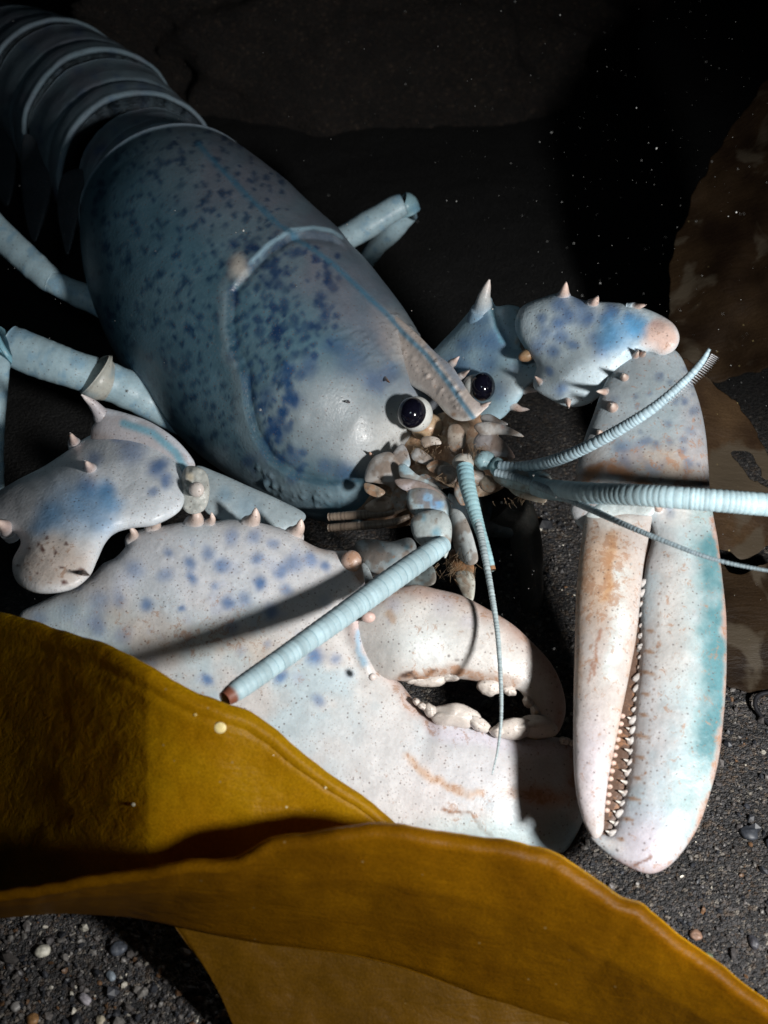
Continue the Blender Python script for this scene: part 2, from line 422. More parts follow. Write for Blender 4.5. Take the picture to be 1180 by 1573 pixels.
KELP4 = kelp_material('olive_kelp', (.09, .042, .002), (.13, .060, .002), .3, None, .5)
KELP3 = kelp_material('dull_kelp', (.016, .009, .005), (.040, .024, .012), .2, (.4, .55, (.075, .06, .042)), .5)

def ground_material():
    m, nt = newmat('coarse_sand'); L = nt.links
    out = N(nt, 'ShaderNodeOutputMaterial'); bs = N(nt, 'ShaderNodeBsdfPrincipled'); tc = N(nt, 'ShaderNodeTexCoord')
    def vor(s):
        v = N(nt, 'ShaderNodeTexVoronoi'); v.inputs['Scale'].default_value = s; L.new(tc.outputs['Object'], v.inputs['Vector']); return v
    v1 = vor(7.); v2 = vor(17.)
    n = N(nt, 'ShaderNodeTexNoise'); n.inputs['Scale'].default_value = .7; n.inputs['Detail'].default_value = 6; L.new(tc.outputs['Object'], n.inputs['Vector'])
    def cells(v):
        s = N(nt, 'ShaderNodeSeparateColor'); L.new(v.outputs['Color'], s.inputs[0])
        return ramp(nt, s.outputs[0], [(0., (.012, .013, .016)), (.4, (.032, .031, .031)), (.75, (.085, .082, .084)), (.93, (.09, .055, .03)), (1., (.40, .37, .32))])
    c = mixc(nt, .45, cells(v1), cells(v2))
    c = mixc(nt, 1., c, ramp(nt, n.outputs['Fac'], [(.3, .55), (.7, 1.3)]), 'MULTIPLY')
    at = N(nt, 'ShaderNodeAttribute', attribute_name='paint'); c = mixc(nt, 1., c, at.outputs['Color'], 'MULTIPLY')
    L.new(c, bs.inputs['Base Color']); bs.inputs['Roughness'].default_value = .75
    bu = N(nt, 'ShaderNodeBump'); bu.inputs['Strength'].default_value = 1.; bu.inputs['Distance'].default_value = .12
    h = math_(nt, 'ADD', math_(nt, 'MULTIPLY', v1.outputs['Distance'], -1.), math_(nt, 'MULTIPLY', v2.outputs['Distance'], -.6))
    L.new(h, bu.inputs['Height']); L.new(bu.outputs[0], bs.inputs['Normal'])
    L.new(bs.outputs[0], out.inputs[0]); return m
GROUND = ground_material()
def grain_material(name='grit', rough=.5):
    m, nt = newmat(name); out = N(nt, 'ShaderNodeOutputMaterial'); bs = N(nt, 'ShaderNodeBsdfPrincipled')
    at = N(nt, 'ShaderNodeAttribute', attribute_name='paint'); tc = N(nt, 'ShaderNodeTexCoord')
    n = N(nt, 'ShaderNodeTexNoise'); n.inputs['Scale'].default_value = 9; n.inputs['Detail'].default_value = 5
    nt.links.new(tc.outputs['Object'], n.inputs['Vector'])
    nt.links.new(mixc(nt, 1., at.outputs['Color'], ramp(nt, n.outputs['Fac'], [(.3, .6), (.7, 1.3)]), 'MULTIPLY'), bs.inputs['Base Color'])
    bs.inputs['Roughness'].default_value = rough; nt.links.new(bs.outputs[0], out.inputs[0]); return m
GRIT = grain_material()

def tag(o, label=None, cat=None, group=None, kind=None):
    for k, v in (('label', label), ('category', cat), ('group', group), ('kind', kind)):
        if v: o[k] = v
    return o

# ------------------------------------------------------------------ sea bed
def sea_bed():
    xs = np.r_[np.linspace(-400, -46, 30), np.linspace(-45, 45, 200), np.linspace(46, 400, 30)]
    ys = np.r_[np.linspace(-150, 9, 12), np.linspace(10, 90, 190), np.linspace(91, 500, 50)]
    X, Y = np.meshgrid(xs, ys, indexing='ij')
    Z = -.5+1.4*(fbm(X+500, Y+500, 24, 3)-.5)+.35*(fbm(X+500, Y+500, 3.2, 4)-.5)+.12*(fbm(X+500, Y+500, .8, 2)-.5)
    Z = Z+.035*np.maximum(Y-95, 0)+.10*np.maximum(Y-140, 0)*.6
    V = np.stack([X, Y, Z], -1); nv = len(ys)
    F = [g[::-1] for g in grid_faces(len(xs), nv, False)]
    F = [g[::-1] for g in F]
    k = 1-.965*sm(42, 52, Y+6*(fbm(X+90, Y+90, 9)-.5)+1.0*np.maximum(-X-1, 0))  # painted shade: sand colour falls to near black behind the lobster
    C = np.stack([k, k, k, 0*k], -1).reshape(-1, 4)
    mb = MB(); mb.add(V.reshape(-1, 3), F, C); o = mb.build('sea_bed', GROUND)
    # make sure the normals look up
    if o.data.polygons[0].normal.z < 0: o.data.flip_normals()
    tag(o, 'dark coarse sand sea bed under the lobster', 'sea bed', kind='structure')
sea_bed()
ICO = None
def ico():
    t = (1+5**.5)/2
    V = np.array([(-1, t, 0), (1, t, 0), (-1, -t, 0), (1, -t, 0), (0, -1, t), (0, 1, t), (0, -1, -t), (0, 1, -t), (t, 0, -1), (t, 0, 1), (-t, 0, -1), (-t, 0, 1)], float)
    F = [(0, 11, 5), (0, 5, 1), (0, 1, 7), (0, 7, 10), (0, 10, 11), (1, 5, 9), (5, 11, 4), (11, 10, 2), (10, 7, 6), (7, 1, 8), (3, 9, 4), (3, 4, 2), (3, 2, 6), (3, 6, 8), (3, 8, 9), (4, 9, 5), (2, 4, 11), (6, 2, 10), (8, 6, 7), (9, 8, 1)]
    return V/np.linalg.norm(V[0]), F
IV, IF = ico()
def zground(X, Y):
    return -.5+1.4*(fbm(X+500, Y+500, 24, 3)-.5)+.35*(fbm(X+500, Y+500, 3.2, 4)-.5)+.12*(fbm(X+500, Y+500, .8, 2)-.5)
def grit():
    g = np.random.default_rng(3); mb = MB(); n = 9000
    # only where the sea bed shows: near left corner, right side, behind
    pts = []
    for (x0, x1, y0, y1, k) in ((-14, -3, 15, 24, 4200), (3, 22, 18, 42, 4200), (3, 22, 18, 42, 900)):
        pts.append(np.stack([g.uniform(x0, x1, k), g.uniform(y0, y1, k)], -1))
    P = np.vstack(pts); Z = zground(P[:, 0], P[:, 1])
    pal = np.array([(.02, .022, .028), (.06, .055, .055), (.11, .10, .095), (.16, .15, .14), (.13, .07, .035), (.5, .47, .40)])
    pr = [.3, .3, .2, .11, .06, .03]
    for p, z in zip(P, Z):
        s = min(.34, .045*math.exp(g.normal(0.25, .55))); R = np.linalg.qr(g.normal(size=(3, 3)))[0]
        V = (IV*(1+g.uniform(-.25, .25, (12, 1)))*np.array([s, s*g.uniform(.6, 1), s*g.uniform(.4, .8)]))@R
        mb.add(V+np.array([p[0], p[1], z+s*.2]), IF, np.r_[pal[g.choice(6, p=pr)]*g.uniform(.7, 1.3), 0])
    o = mb.build('gravel', GRIT, smooth=False); tag(o, 'loose grit and shell crumbs over the dark sand', 'gravel', kind='stuff')
grit()
def pebble(x, y, r, col, label, flat=.6, seed=1, name='pebble', cat='pebble'):
    dy = (786.5-y)/FPX; d = (CAMH+.2)/(sP-dy*cP); c = P3(x, y, d)
    c[2] = zground(c[0], c[1])+r*d/FPX*.25
    g = np.random.default_rng(seed); R = r*d/FPX; mb = MB()
    th = np.linspace(0, np.pi, 14); ph = np.linspace(0, 2*np.pi, 22, endpoint=False); t, p = np.meshgrid(th, ph, indexing='ij')
    a, b, e = np.sin(t)*np.cos(p), np.sin(t)*np.sin(p), np.cos(t)
    q = 1+.5*(fbm(a*2+seed*7+30, b*2+e*1.7+30, 1.2, 3)-.5)
    V = np.stack([a*q*R, b*q*R*g.uniform(.6, .95), e*q*R*flat], -1).reshape(-1, 3)
    ang = g.uniform(0, 3); V = V@np.array([[math.cos(ang), -math.sin(ang), 0], [math.sin(ang), math.cos(ang), 0], [0, 0, 1]])
    mb.add(V, grid_faces(14, 22), np.r_[col, 0]); o = mb.build(name, GRIT); o.location = tuple(c)
    if o.data.polygons[100].normal.dot(o.data.polygons[100].center) < 0: o.data.flip_normals()
    tag(o, label, cat, 'loose pebbles and shell bits on the sand')
for i, (x, y, r, c, l, nm) in enumerate([
    (64, 1456, 13, (.55, .53, .45), 'white shell bit on the sand below the left end of the front kelp', 'shell_bit'),
    (168, 1490, 10, (.20, .24, .28), 'blue grey pebble right of the white shell bit', 'pebble'),
    (128, 1528, 12, (.35, .33, .36), 'pale lilac grey pebble near the bottom left corner', 'pebble'),
    (47, 1558, 10, (.28, .15, .06), 'small orange brown pebble at the bottom edge left', 'pebble'),
    (22, 1540, 9, (.26, .25, .24), 'light grey pebble in the bottom left corner', 'pebble'),
    (152, 1560, 9, (.45, .40, .30), 'cream coloured pebble at the bottom edge beside the lilac grey one', 'pebble'),
    (180, 1450, 14, (.07, .08, .10), 'dark slate pebble just below the front kelp edge', 'pebble'),
    (1088, 1462, 10, (.10, .13, .08), 'greenish pebble beside the bright kelp rim at right', 'pebble'),
    (1070, 1430, 10, (.22, .13, .09), 'reddish pebble between the pincer tip and the kelp', 'pebble'),
    (1152, 1275, 14, (.035, .04, .05), 'black pebble on the sand right of the pincer tip', 'pebble'),
    (1160, 1440, 12, (.05, .05, .06), 'dark pebble near the lower right edge', 'pebble'),
    (355, 88, 7, (.20, .21, .20), 'pale far pebble behind the tail of the lobster', 'pebble'),
    (706, 153, 7, (.20, .21, .21), 'pale far pebble in the dark behind the head', 'pebble'),
    (890, 62, 14, (.12, .12, .12), 'long grey stone far back at the top', 'stone')]):
    pebble(x, y, r, c, l, seed=i+1, name=nm, cat='shell' if nm == 'shell_bit' else ('stone' if nm == 'stone' else 'pebble'))

def boulder():
    mb = MB(); th = np.linspace(0, np.pi, 90); ph = np.linspace(0, 2*np.pi, 160, endpoint=False); t, p = np.meshgrid(th, ph, indexing='ij')
    a, b, e = np.sin(t)*np.cos(p), np.sin(t)*np.sin(p), np.cos(t)
    q = 1+.5*(fbm(a*3+20, b*3+e*2.3+20, 1., 4)-.5)+.16*(fbm(a*9+40, b*9+e*8+40, 1., 4)-.5)
    c = P3(530, 90, 90)
    V = np.stack([a*q*21, b*q*10, e*q*13], -1).reshape(-1, 3)
    mb.add(V, grid_faces(90, 160), (.26, .20, .16, 0)); o = mb.build('boulder', GROUND); o.location = (float(c[0]), float(c[1]), 2)
    if o.data.polygons[7000].normal.dot(o.data.polygons[7000].center) < 0: o.data.flip_normals()
    tag(o, 'large dim brown boulder in the darkness behind the lobster', 'rock')
boulder()

# ------------------------------------------------------------------ colours of the shell
CREAM = np.array([.70, .67, .63]); WHITEB = np.array([.62, .67, .70]); BLUE = np.array([.10, .22, .46]); DBLUE = np.array([.035, .075, .18])
VBLUE = np.array([.10, .30, .58]); TEAL = np.array([.18, .40, .46]); SPN = np.array([.66, .50, .43]); SPT = np.array([.75, .64, .60])
PINK = np.array([.60, .42, .36]); LIL = np.array([.62, .58, .66]); BRN = np.array([.30, .16, .08]); SPBASE = [np.array([.60, .60, .60])]; CYAN = np.array([.16, .36, .46])
GREYB = np.array([.075, .155, .205]); MAUVE = np.array([.155, .165, .20]); PALEB = np.array([.48, .62, .68])
body = MB()
lobster = bpy.data.objects.new('lobster', None); COL.objects.link(lobster)
tag(lobster, 'pale blue spotted lobster with large white claws resting on dark sand', 'lobster')

DORSAL = [(305, 222), (340, 260), (385, 305), (430, 350), (475, 380), (510, 405), (555, 447), (590, 480), (620, 512), (655, 545), (690, 590), (712, 622), (727, 642)]
NECKT = [(540, 384), (510, 366), (480, 361), (447, 364), (412, 386), (385, 412), (366, 435)]
NECK = [(366, 420), (354, 450), (352, 496), (359, 535), (379, 574), (384, 621), (395, 664), (418, 704), (457, 732), (504, 742), (552, 738)]
RIDGE = [(363, 410), (346, 440), (344, 500), (350, 545), (368, 585), (373, 630), (384, 675), (408, 718), (450, 748), (504, 760), (545, 755)]
def random_spots(n, x0, x1, y0, y1, seed, poly=None):
    g = np.random.default_rng(seed); L = []
    while len(L) < n:
        x, y = g.uniform(x0, x1), g.uniform(y0, y1)
        if poly is None or inside(np.array([x]), np.array([y]), poly)[0]: L.append((x, y, g.uniform(.5, 1.4)))
    return L
def carapace_paint(x, y):
    p = Paint(x, y, GREYB, .08)
    dN, tN, sN = pdist(x, y, [(540, 384)]+NECKT[1:]+NECK[1:], side=True)
    dD, tD = pdist(x, y, DORSAL)
    p.mix(.75*(1-sm(30, 120, dD))*(.5+fbm(x, y, 40)), MAUVE)
    p.mix(.5*sm(.45, .7, fbm(x, y, 90)), np.array([.12, .20, .24]))
    p.blob(380, 640, 90, 160, np.array([.12, .21, .26]), .5, 30)
    p.blob(600, 665, 75, 45, np.array([.62, .61, .58]), .95, -20, .7)
    p.blob(530, 640, 110, 80, np.array([.31, .33, .34]), .75, 0)
    p.blob(640, 545, 80, 30, np.array([.42, .37, .34]), .8, 48)
    p.blob(550, 690, 40, 25, np.array([.40, .43, .45]), .6)
    p.spots(random_spots(760, 140, 440, 200, 700, 5), 4.4, np.array([.008, .035, .085]), .8, soft=.5, seed=3)
    p.spots(random_spots(130, 350, 520, 370, 560, 8), 6.6, np.array([.010, .035, .10]), .8, soft=.55, seed=4)
    p.spots(random_spots(75, 380, 470, 560, 740, 9), 7.5, np.array([.010, .05, .14]), .8, soft=.55, seed=5)
    p.spots([(540, 560, 2.2), (575, 585, 1.8), (480, 570, 1.6), (515, 535, 1.6), (600, 570, 1.6), (460, 620, 1.2), (430, 660, 1.4), (415, 610, 1.4), (530, 725, 1.6), (500, 715, 1.3), (455, 700, 1.2)], 11, np.array([.02, .06, .16]), .65)
    p.stroke(RIDGE, 12, np.array([.24, .31, .34]), .5)
    p.stroke(RIDGE[5:], 20, np.array([.20, .29, .34]), .55)
    p.blob(363, 410, 15, 18, np.array([.55, .50, .44]), .9)
    p.stroke([(330, 700), (400, 755), (480, 782)], 26, np.array([.33, .42, .47]), .5)
    for sg, al in (([(386, 404), (411, 380), (446, 358), (480, 354), (510, 359), (524, 366)], .75), ([(411, 380), (446, 357), (480, 353), (508, 358)], .7)): p.stroke(sg, 4.5, np.array([.40, .60, .72]), al, warp=False)
    p.stroke([(394, 408), (420, 384), (450, 366), (480, 362), (512, 370)], 6, np.array([.03, .05, .08]), .5)
    p.stroke(NECK[1:], 5, np.array([.02, .06, .09]), .75, warp=False)
    p.stroke(DORSAL, 5.5, np.array([.05, .16, .25]), .8, warp=False)
    return p.c
gB = np.random.default_rng(11)
BUMPS = [(x, y, gB.uniform(2.4, 4)) for x, y in random_spots(0, 0, 1, 0, 1, 1)]
for _ in range(70):
    t = gB.uniform(0, 1); q = catmull([(400, 728), (440, 752), (490, 765), (545, 765)], 50)[int(t*49)]
    BUMPS.append((q[0]+gB.normal(0, 8), q[1]+gB.normal(0, 9), gB.uniform(2.2, 3.6)))
for _ in range(60):
    t = gB.uniform(0, 1); q = catmull([(520, 505), (570, 535), (600, 560)], 50)[int(t*49)]
    BUMPS.append((q[0]+gB.normal(0, 16), q[1]+gB.normal(0, 12), gB.uniform(2, 3.2)))
for _ in range(90):
    t = gB.uniform(0, 1); q = catmull([(600, 480), (650, 530), (690, 575)], 50)[int(t*49)]
    BUMPS.append((q[0]+gB.normal(0, 18), q[1]+gB.normal(0, 10), gB.uniform(2, 3.2)))
def bumps(x, y, L, h):
    r = np.zeros(x.shape)
    for bx, by, br in L: r += h*br*np.exp(-((x-bx)**2+(y-by)**2)/(br*br))
    return r
def carapace_disp(x, y):
    r = np.zeros(x.shape)
    d, t, q = pdist(x, y, NECKT+NECK[1:], side=True); q = sm(-2.5, 2.5, q*d)
    f = sm(0, .08, t)*(1-sm(.93, 1, t))
    r += f*(4.5*np.exp(-(d/26)**2)*q-4.*np.exp(-(d/9)**2)*(1-q))
    d, t = pdist(x, y, DORSAL); r += 1.6*np.exp(-(d/7)**2)-1.2*np.exp(-(d/3)**2)
    r += 2.5*np.exp(-(((x-363)**2+(y-410)**2)/14**2))
    r += 18*np.exp(-((x-470)/75)**2-((y-600)/90)**2)
    r += 12*np.exp(-((x-590)/40)**2-((y-690)/28)**2)
    r -= 10*np.exp(-((x-590)/26)**2-((y-610)/30)**2)
    r += bumps(x, y, BUMPS, .5)+3.5*(fbm(x, y, 60)-.5)
    for bx, by in ((445, 562), (470, 645), (455, 682)): r += 2.5*np.exp(-((x-bx)**2+(y-by)**2)/81)
    return r
CAR = [(150, 392, 368, 230, 57.), (148, 440, 416, 266, 55.8), (163, 505, 465, 308, 54.4), (203, 585, 524, 364, 52.9), (262, 655, 578, 418, 51.5),
       (335, 717, 624, 474, 50.2), (412, 762, 662, 530, 49.2), (482, 785, 690, 575, 48.4), (556, 792, 720, 622, 47.5)]
nr = 330
scl = np.ones(nr); tt = np.linspace(0, 1, nr)
scl = 1-.12*(1-sm(0, .012, tt))+.022*np.exp(-((tt-.02)/.012)**2); scl = scl*np.sqrt(1-.72*np.clip((tt-.93)/.07, 0, 1)**2)
loft(body, CAR, carapace_paint, nr, 210, 1.02, .95, scl, carapace_disp, rim=(.022, .012, (.34, .42, .50), .9))

# abdomen rings
def abd_paint(rim):
    def f(x, y):
        p = Paint(x, y, np.array([.17, .23, .27]), .05)
        p.mix(.5*sm(.4, .7, fbm(x, y, 30)), np.array([.17, .16, .20]))
        p.spots(random_spots(110, -40, 340, 0, 420, 21), 6, DBLUE, .6)
        return p.c
    return f
ABD = [  # front ring chord, back ring chord, depths, rim
    ((148, 352, 318, 208, 57.8), (112, 330, 292, 178, 59.6), [(132, 355), (125, 325), (145, 290)], 1.0),
    ((84, 314, 300, 178, 59.6), (34, 262, 250, 117, 63.2), [(95, 275), (120, 235), (165, 190), (210, 160), (260, 155), (295, 172)], 1.),
    ((26, 248, 246, 116, 63.2), (-28, 200, 184, 68, 66.8), [(45, 205), (60, 160), (100, 120), (140, 100), (185, 97), (235, 112)], 1.),
    ((-40, 198, 178, 70, 67), (-90, 150, 104, 34, 70.4), [(-10, 160), (20, 110), (80, 70), (130, 60)], 1.),
    ((-70, 128, 88, 38, 70.6), (-130, 90, 20, 12, 74), [(-60, 120), (-20, 70), (50, 40)], 1.)]
for a, b, rim, s in ABD:
    a = np.array(a, float)+np.array([26, 26, 24, 22, 0]); b = np.array(b, float)+np.array([26, 26, 24, 22, 0]); n = 60; t = np.linspace(0, 1, n)
    scl = s*(1.02-.13*sm(.0, .05, .05-t)-.07*sm(.1, .9, t)+.06*np.exp(-((t-.07)/.06)**2)-.12*sm(.9, 1, t))
    scl = s*(1.0-.05*(1-sm(0, .03, t))+.006*np.exp(-((t-.06)/.04)**2)-.03*sm(.15, .5, t)-.03*sm(.6, .95, t)-.025*np.exp(-((t-.38)/.05)**2))
    loft(body, [a, a*.66+b*.34, a*.33+b*.67, b], abd_paint(rim), n, 110, 1., .9, scl, lambda x, y: 5*(fbm(x, y, 34)-.5), rim=(.05, .08, (.24, .34, .40), .4))
# pleura, the side lobes of the rings; their shade is put into the dark colour
def simple(base, spots=None, sc_=7, col=DBLUE, a=.6, stain=.1):
    def f(x, y):
        p = Paint(x, y, base, stain); p.mix(.4*sm(.4, .7, fbm(x, y, 20)), np.array(base)*.75)
        if spots: p.spots(spots, sc_, col, a)
        return p.c
    return f
for pts, dd in (([(148, 282), (156, 300), (144, 330), (136, 356), (128, 352), (122, 322), (130, 296)], 56.0),
                ([(96, 270), (128, 262), (125, 310), (115, 360), (104, 392), (96, 370), (88, 320)], 58.4),
                ([(40, 205), (80, 250), (78, 300), (66, 345), (52, 372), (38, 330), (32, 260)], 60.6),
                ([(-20, 180), (20, 220), (24, 270), (14, 315), (0, 305), (-20, 250)], 63.6)):
    inflate(body, pts, plane((0, 200, dd), (100, 200, dd-.6), (0, 400, dd-1.4)), simple(np.array([.04, .05, .06])), .35, step=4)

# rostrum
SPBASE[0] = np.array([.34, .32, .32])
ROS = [(560, 452), (600, 478), (640, 512), (668, 540), (694, 562), (706, 580), (716, 596), (726, 610), (738, 619), (751, 622), (742, 632), (730, 643), (712, 647), (697, 644), (684, 634),
       (672, 620), (655, 606), (632, 592), (606, 570), (578, 530), (555, 490)]
RB = []
for _ in range(150):
    t = gB.uniform(0, 1); q = np.array([615, 520])*(1-t)+np.array([715, 625])*t; s = gB.choice([-1, 1])*gB.uniform(5, 22)*(1-.45*t)
    RB.append((q[0]-s*.7, q[1]+s*.7, gB.uniform(2, 3.4)))
def ros_paint(x, y):
    p = Paint(x, y, np.array([.52, .455, .415]), .3)
    p.mix(1-sm(-60, 30, (x-560)*.7+(y-470)*.7-40), np.array([.15, .165, .195]))
    p.stroke([(600, 572), (640, 597), (670, 622), (690, 640), (712, 648), (748, 624)], 9, np.array([.70, .67, .63]), .8)
    p.blob(738, 628, 18, 12, np.array([.72, .62, .58]), .9)
    p.stroke([(660, 530), (700, 570), (712, 590)], 10, np.array([.20, .27, .36]), .6)
    p.stroke(DORSAL[6:], 6, np.array([.08, .24, .36]), .85, warp=False)
    p.blob(697, 637, 5, 4, BRN, .8, warp=False)
    return p.c
def ros_disp(x, y, h):
    d, t = pdist(x, y, DORSAL[7:]); return 4.5*np.exp(-(d/8)**2)-2*np.exp(-(d/3.2)**2)+bumps(x, y, RB, .42)
inflate(body, ROS, plane((560, 452, 48.9), (748, 622, 44.0), (606, 580, 46.85)), ros_paint, .44, .3, 2.6, ros_disp)
spine(body, (697, 556), (706, 547), 6, 45.8, 45.6, tipcol=(.75, .6, .6)); spine(body, (712, 575), (722, 568), 5, 45.4)
spine(body, (738, 626), (755, 617), 6, 44.5, 44.1); spine(body, (590, 580), (599, 588), 4.5, 45.9, 45.3, np.array([.35, .30, .28]), np.array([.45, .18, .08]))
spine(body, (533, 616), (538, 619), 4, 46.3, 45.6, np.array([.3, .33, .37]), np.array([.6, .3, .28]))
spine(body, (574, 704), (567, 694), 6, 46, 45.2, np.array([.5, .5, .5]), np.array([.6, .35, .25]))

# ------------------------------------------------------------------ face and mouth parts
FACE = [(575, 665), (630, 655), (690, 630), (735, 632), (762, 655), (770, 690), (790, 720), (770, 752), (720, 765), (690, 748), (650, 770), (640, 800), (600, 812), (560, 800), (520, 790), (500, 770), (540, 740), (560, 700)]
def face_paint(x, y):
    p = Paint(x, y, np.array([.52, .40, .29]), .8)
    p.blob(650, 680, 50, 24, np.array([.58, .40, .25]), .8); p.blob(680, 705, 26, 24, np.array([.38, .19, .09]), .7)
    p.blob(720, 690, 30, 30, np.array([.42, .36, .30]), .7); p.blob(570, 790, 70, 30, np.array([.12, .075, .05]), .9)
    return p.c
inflate(body, FACE, plane((575, 665, 47.3), (735, 632, 46.2), (600, 800, 46.6)), face_paint, .35, .5, 3, lambda x, y, h: 14*(fbm(x, y, 22)-.5))
def muddy(C, x, y):
    a = (.65*sm(.45, .62, fbm(x+33, y, 15, 3)))[:, None]*((y < 920) & (x > 545) & (x < 850))[:, None]; C[:, :3] = C[:, :3]*(1-a)+np.array([.20, .13, .085])*a; return C
def piece(pts, dd, base, k=.5, spots=None, col=CYAN, a=.7, s=7, step=2.6, stain=.2, lumps=0):
    inflate(body, pts, plane(*dd), (lambda f: lambda x, y: muddy(f(x, y), x, y))(simple(np.array(base), spots, s, col, a, stain)), k, step=step, disp=(lambda x, y, h: (lumps+3)*(fbm(x, y, 13)-.5)))
F1 = ((560, 700, 45), (660, 700, 44.6), (600, 800, 44.2))
piece([(565, 715), (577, 700), (598, 694), (612, 706), (618, 724), (610, 742), (604, 757), (596, 746), (575, 742), (560, 738)], F1, (.44, .42, .40), .7)
piece([(606, 692), (618, 682), (628, 696), (630, 715), (618, 722), (610, 710), (603, 700)], F1, (.46, .46, .46), .5, [(626, 712, 1)])
piece([(612, 716), (622, 713), (640, 728), (662, 740), (681, 752), (662, 750), (636, 742), (616, 735)], ((560, 700, 44.4), (660, 700, 43.8), (600, 800, 43.8)), (.45, .55, .58), .6, [(620, 720, 1.4), (665, 742, 1)])
piece([(606, 738), (625, 735), (655, 742), (675, 755), (697, 774), (672, 766), (645, 758), (618, 752)], ((560, 700, 44), (660, 700, 43.4), (600, 800, 43.4)), (.52, .47, .48), .6)
piece([(632, 695), (642, 688), (658, 698), (674, 712), (668, 718), (648, 712), (634, 706)], ((560, 700, 45), (700, 700, 44.2), (600, 800, 44.2)), (.55, .55, .54), .6, [(668, 714, .8)])
piece([(646, 676), (655, 670), (672, 672), (678, 682), (664, 684), (652, 688)], F1, (.58, .52, .46), .6)
piece([(690, 655), (706, 652), (716, 668), (712, 690), (698, 700), (688, 682)], F1, (.38, .33, .28), .5, stain=.5)
piece([(728, 655), (742, 648), (765, 650), (790, 660), (805, 671), (784, 669), (764, 668), (742, 670)], ((700, 700, 44), (800, 660, 43.2), (740, 720, 43.6)), (.50, .48, .46), .6, [(772, 656, .5)], (.35, .10, .05))
piece([(738, 640), (752, 636), (768, 644), (781, 652), (765, 654), (745, 652)], ((700, 700, 44.6), (800, 660, 43.8), (740, 720, 44.2)), (.40, .40, .40), .6)
piece([(728, 676), (745, 660), (766, 670), (782, 686), (791, 704), (770, 702), (748, 706), (732, 700)], ((700, 700, 43.9), (800, 660, 43.3), (740, 720, 43.4)), (.38, .35, .35), .5, [(785, 700, .8)], (.4, .2, .2))
for pts, c in (([(640, 735), (652, 728), (668, 735), (690, 748), (676, 750), (655, 746)], (.40, .50, .54)), ([(655, 715), (672, 706), (690, 712), (700, 724), (684, 730), (664, 726)], (.46, .42, .36)),
               ([(604, 755), (618, 750), (628, 762), (622, 780), (610, 784), (600, 772)], (.42, .40, .36)), ([(700, 742), (712, 738), (722, 752), (720, 772), (708, 776), (698, 760)], (.36, .38, .37)),
               ([(735, 735), (750, 730), (765, 742), (756, 756), (740, 752)], (.40, .34, .27)), ([(560, 742), (578, 746), (592, 756), (580, 764), (562, 756)], (.40, .33, .26))):
    piece(pts, ((560, 700, 44.75), (700, 700, 43.9), (600, 800, 44.0)), tuple(np.array(c)*.8), .35, step=2.2, stain=.7, lumps=5)
# antennule bases
ball(body, 712, 710, 43.3, 17, 14, 16, np.array([.42, .40, .36]), stain=.4, lump=.3)
ball(body, 746, 708, 43.2, 16, 15, 14, np.array([.28, .42, .46]), stain=.3, lump=.4)
ball(body, 765, 718, 42.9, 13, 15, 12, np.array([.32, .48, .52]), stain=.2, lump=.3)
ball(body, 690, 728, 43.8, 20, 15, 12, np.array([.34, .30, .27]), stain=.6, lump=.5)
ball(body, 726, 733, 43.6, 22, 16, 12, np.array([.30, .27, .24]), stain=.6, lump=.5)
# right antenna base
piece([(760, 712), (790, 708), (818, 718), (845, 730), (848, 755), (832, 768), (805, 760), (775, 748), (758, 735)], ((760, 710, 43), (850, 730, 41.3), (790, 760, 42.4)), (.42, .50, .50), .7, [(815, 722, 2), (835, 735, 1.6), (790, 725, 1)], stain=.35, lumps=4)
piece([(780, 744), (805, 748), (838, 756), (838, 772), (818, 770), (790, 760)], ((760, 710, 43.4), (850, 730, 41.8), (790, 760, 42.2)), (.52, .50, .42), .5, stain=.4)
# left antenna base: two round joints and the cup
piece([(628, 752), (650, 744), (676, 752), (692, 772), (690, 795), (668, 800), (642, 796), (626, 778)], ((560, 700, 44), (700, 760, 43.2), (640, 840, 42.6)), (.42, .52, .55), .8, [(655, 765, 2), (672, 775, 1.6)], VBLUE, .8)
piece([(632, 798), (655, 784), (682, 786), (694, 806), (692, 838), (684, 858), (676, 846), (654, 842), (636, 826)], ((560, 700, 43.2), (700, 760, 42.5), (640, 840, 42.0)), (.46, .52, .52), .85, [(672, 815, .9), (670, 822, 1.3), (650, 795, 1)], CYAN, .7)
# third maxillipeds below the mouth
piece([(690, 785), (706, 784), (718, 800), (730, 835), (734, 862), (718, 868), (702, 852), (694, 825)], ((690, 785, 43.6), (734, 862, 42.2), (690, 862, 42.8)), (.52, .56, .56), .6, [(700, 812, .3), (712, 830, .3), (722, 845, .3), (706, 840, .25)], (.08, .04, .02), .9, 10)
piece([(690, 850), (705, 845), (728, 868), (722, 892), (704, 900), (694, 880)], ((690, 785, 44), (734, 862, 42.8), (690, 862, 43.4)), (.30, .17, .08), .6, stain=.9)
piece([(700, 880), (722, 876), (730, 892), (727, 922), (716, 922), (706, 905)], ((690, 785, 44), (734, 862, 42.8), (690, 862, 43.2)), (.50, .50, .44), .6, [(720, 900, .3), (714, 890, .25)], BRN, .9, 10)
piece([(545, 835), (570, 828), (600, 832), (630, 826), (640, 845), (622, 868), (590, 882), (560, 872)], ((545, 835, 45.2), (640, 845, 44), (590, 882, 44)), (.40, .44, .45), .7, [(600, 858, 1.3), (585, 842, 1), (625, 840, .7)], stain=.3)
piece([(600, 868), (635, 858), (665, 870), (668, 896), (640, 903), (606, 900)], ((600, 868, 44.6), (665, 870, 43.6), (640, 903, 43.2)), (.42, .50, .50), .7, [(650, 895, .5), (625, 880, 1)], stain=.3)
piece([(555, 865), (566, 872), (578, 898), (592, 905), (578, 912), (562, 900)], ((600, 868, 44), (665, 870, 43.4), (640, 903, 42.8)), (.48, .54, .56), .5)
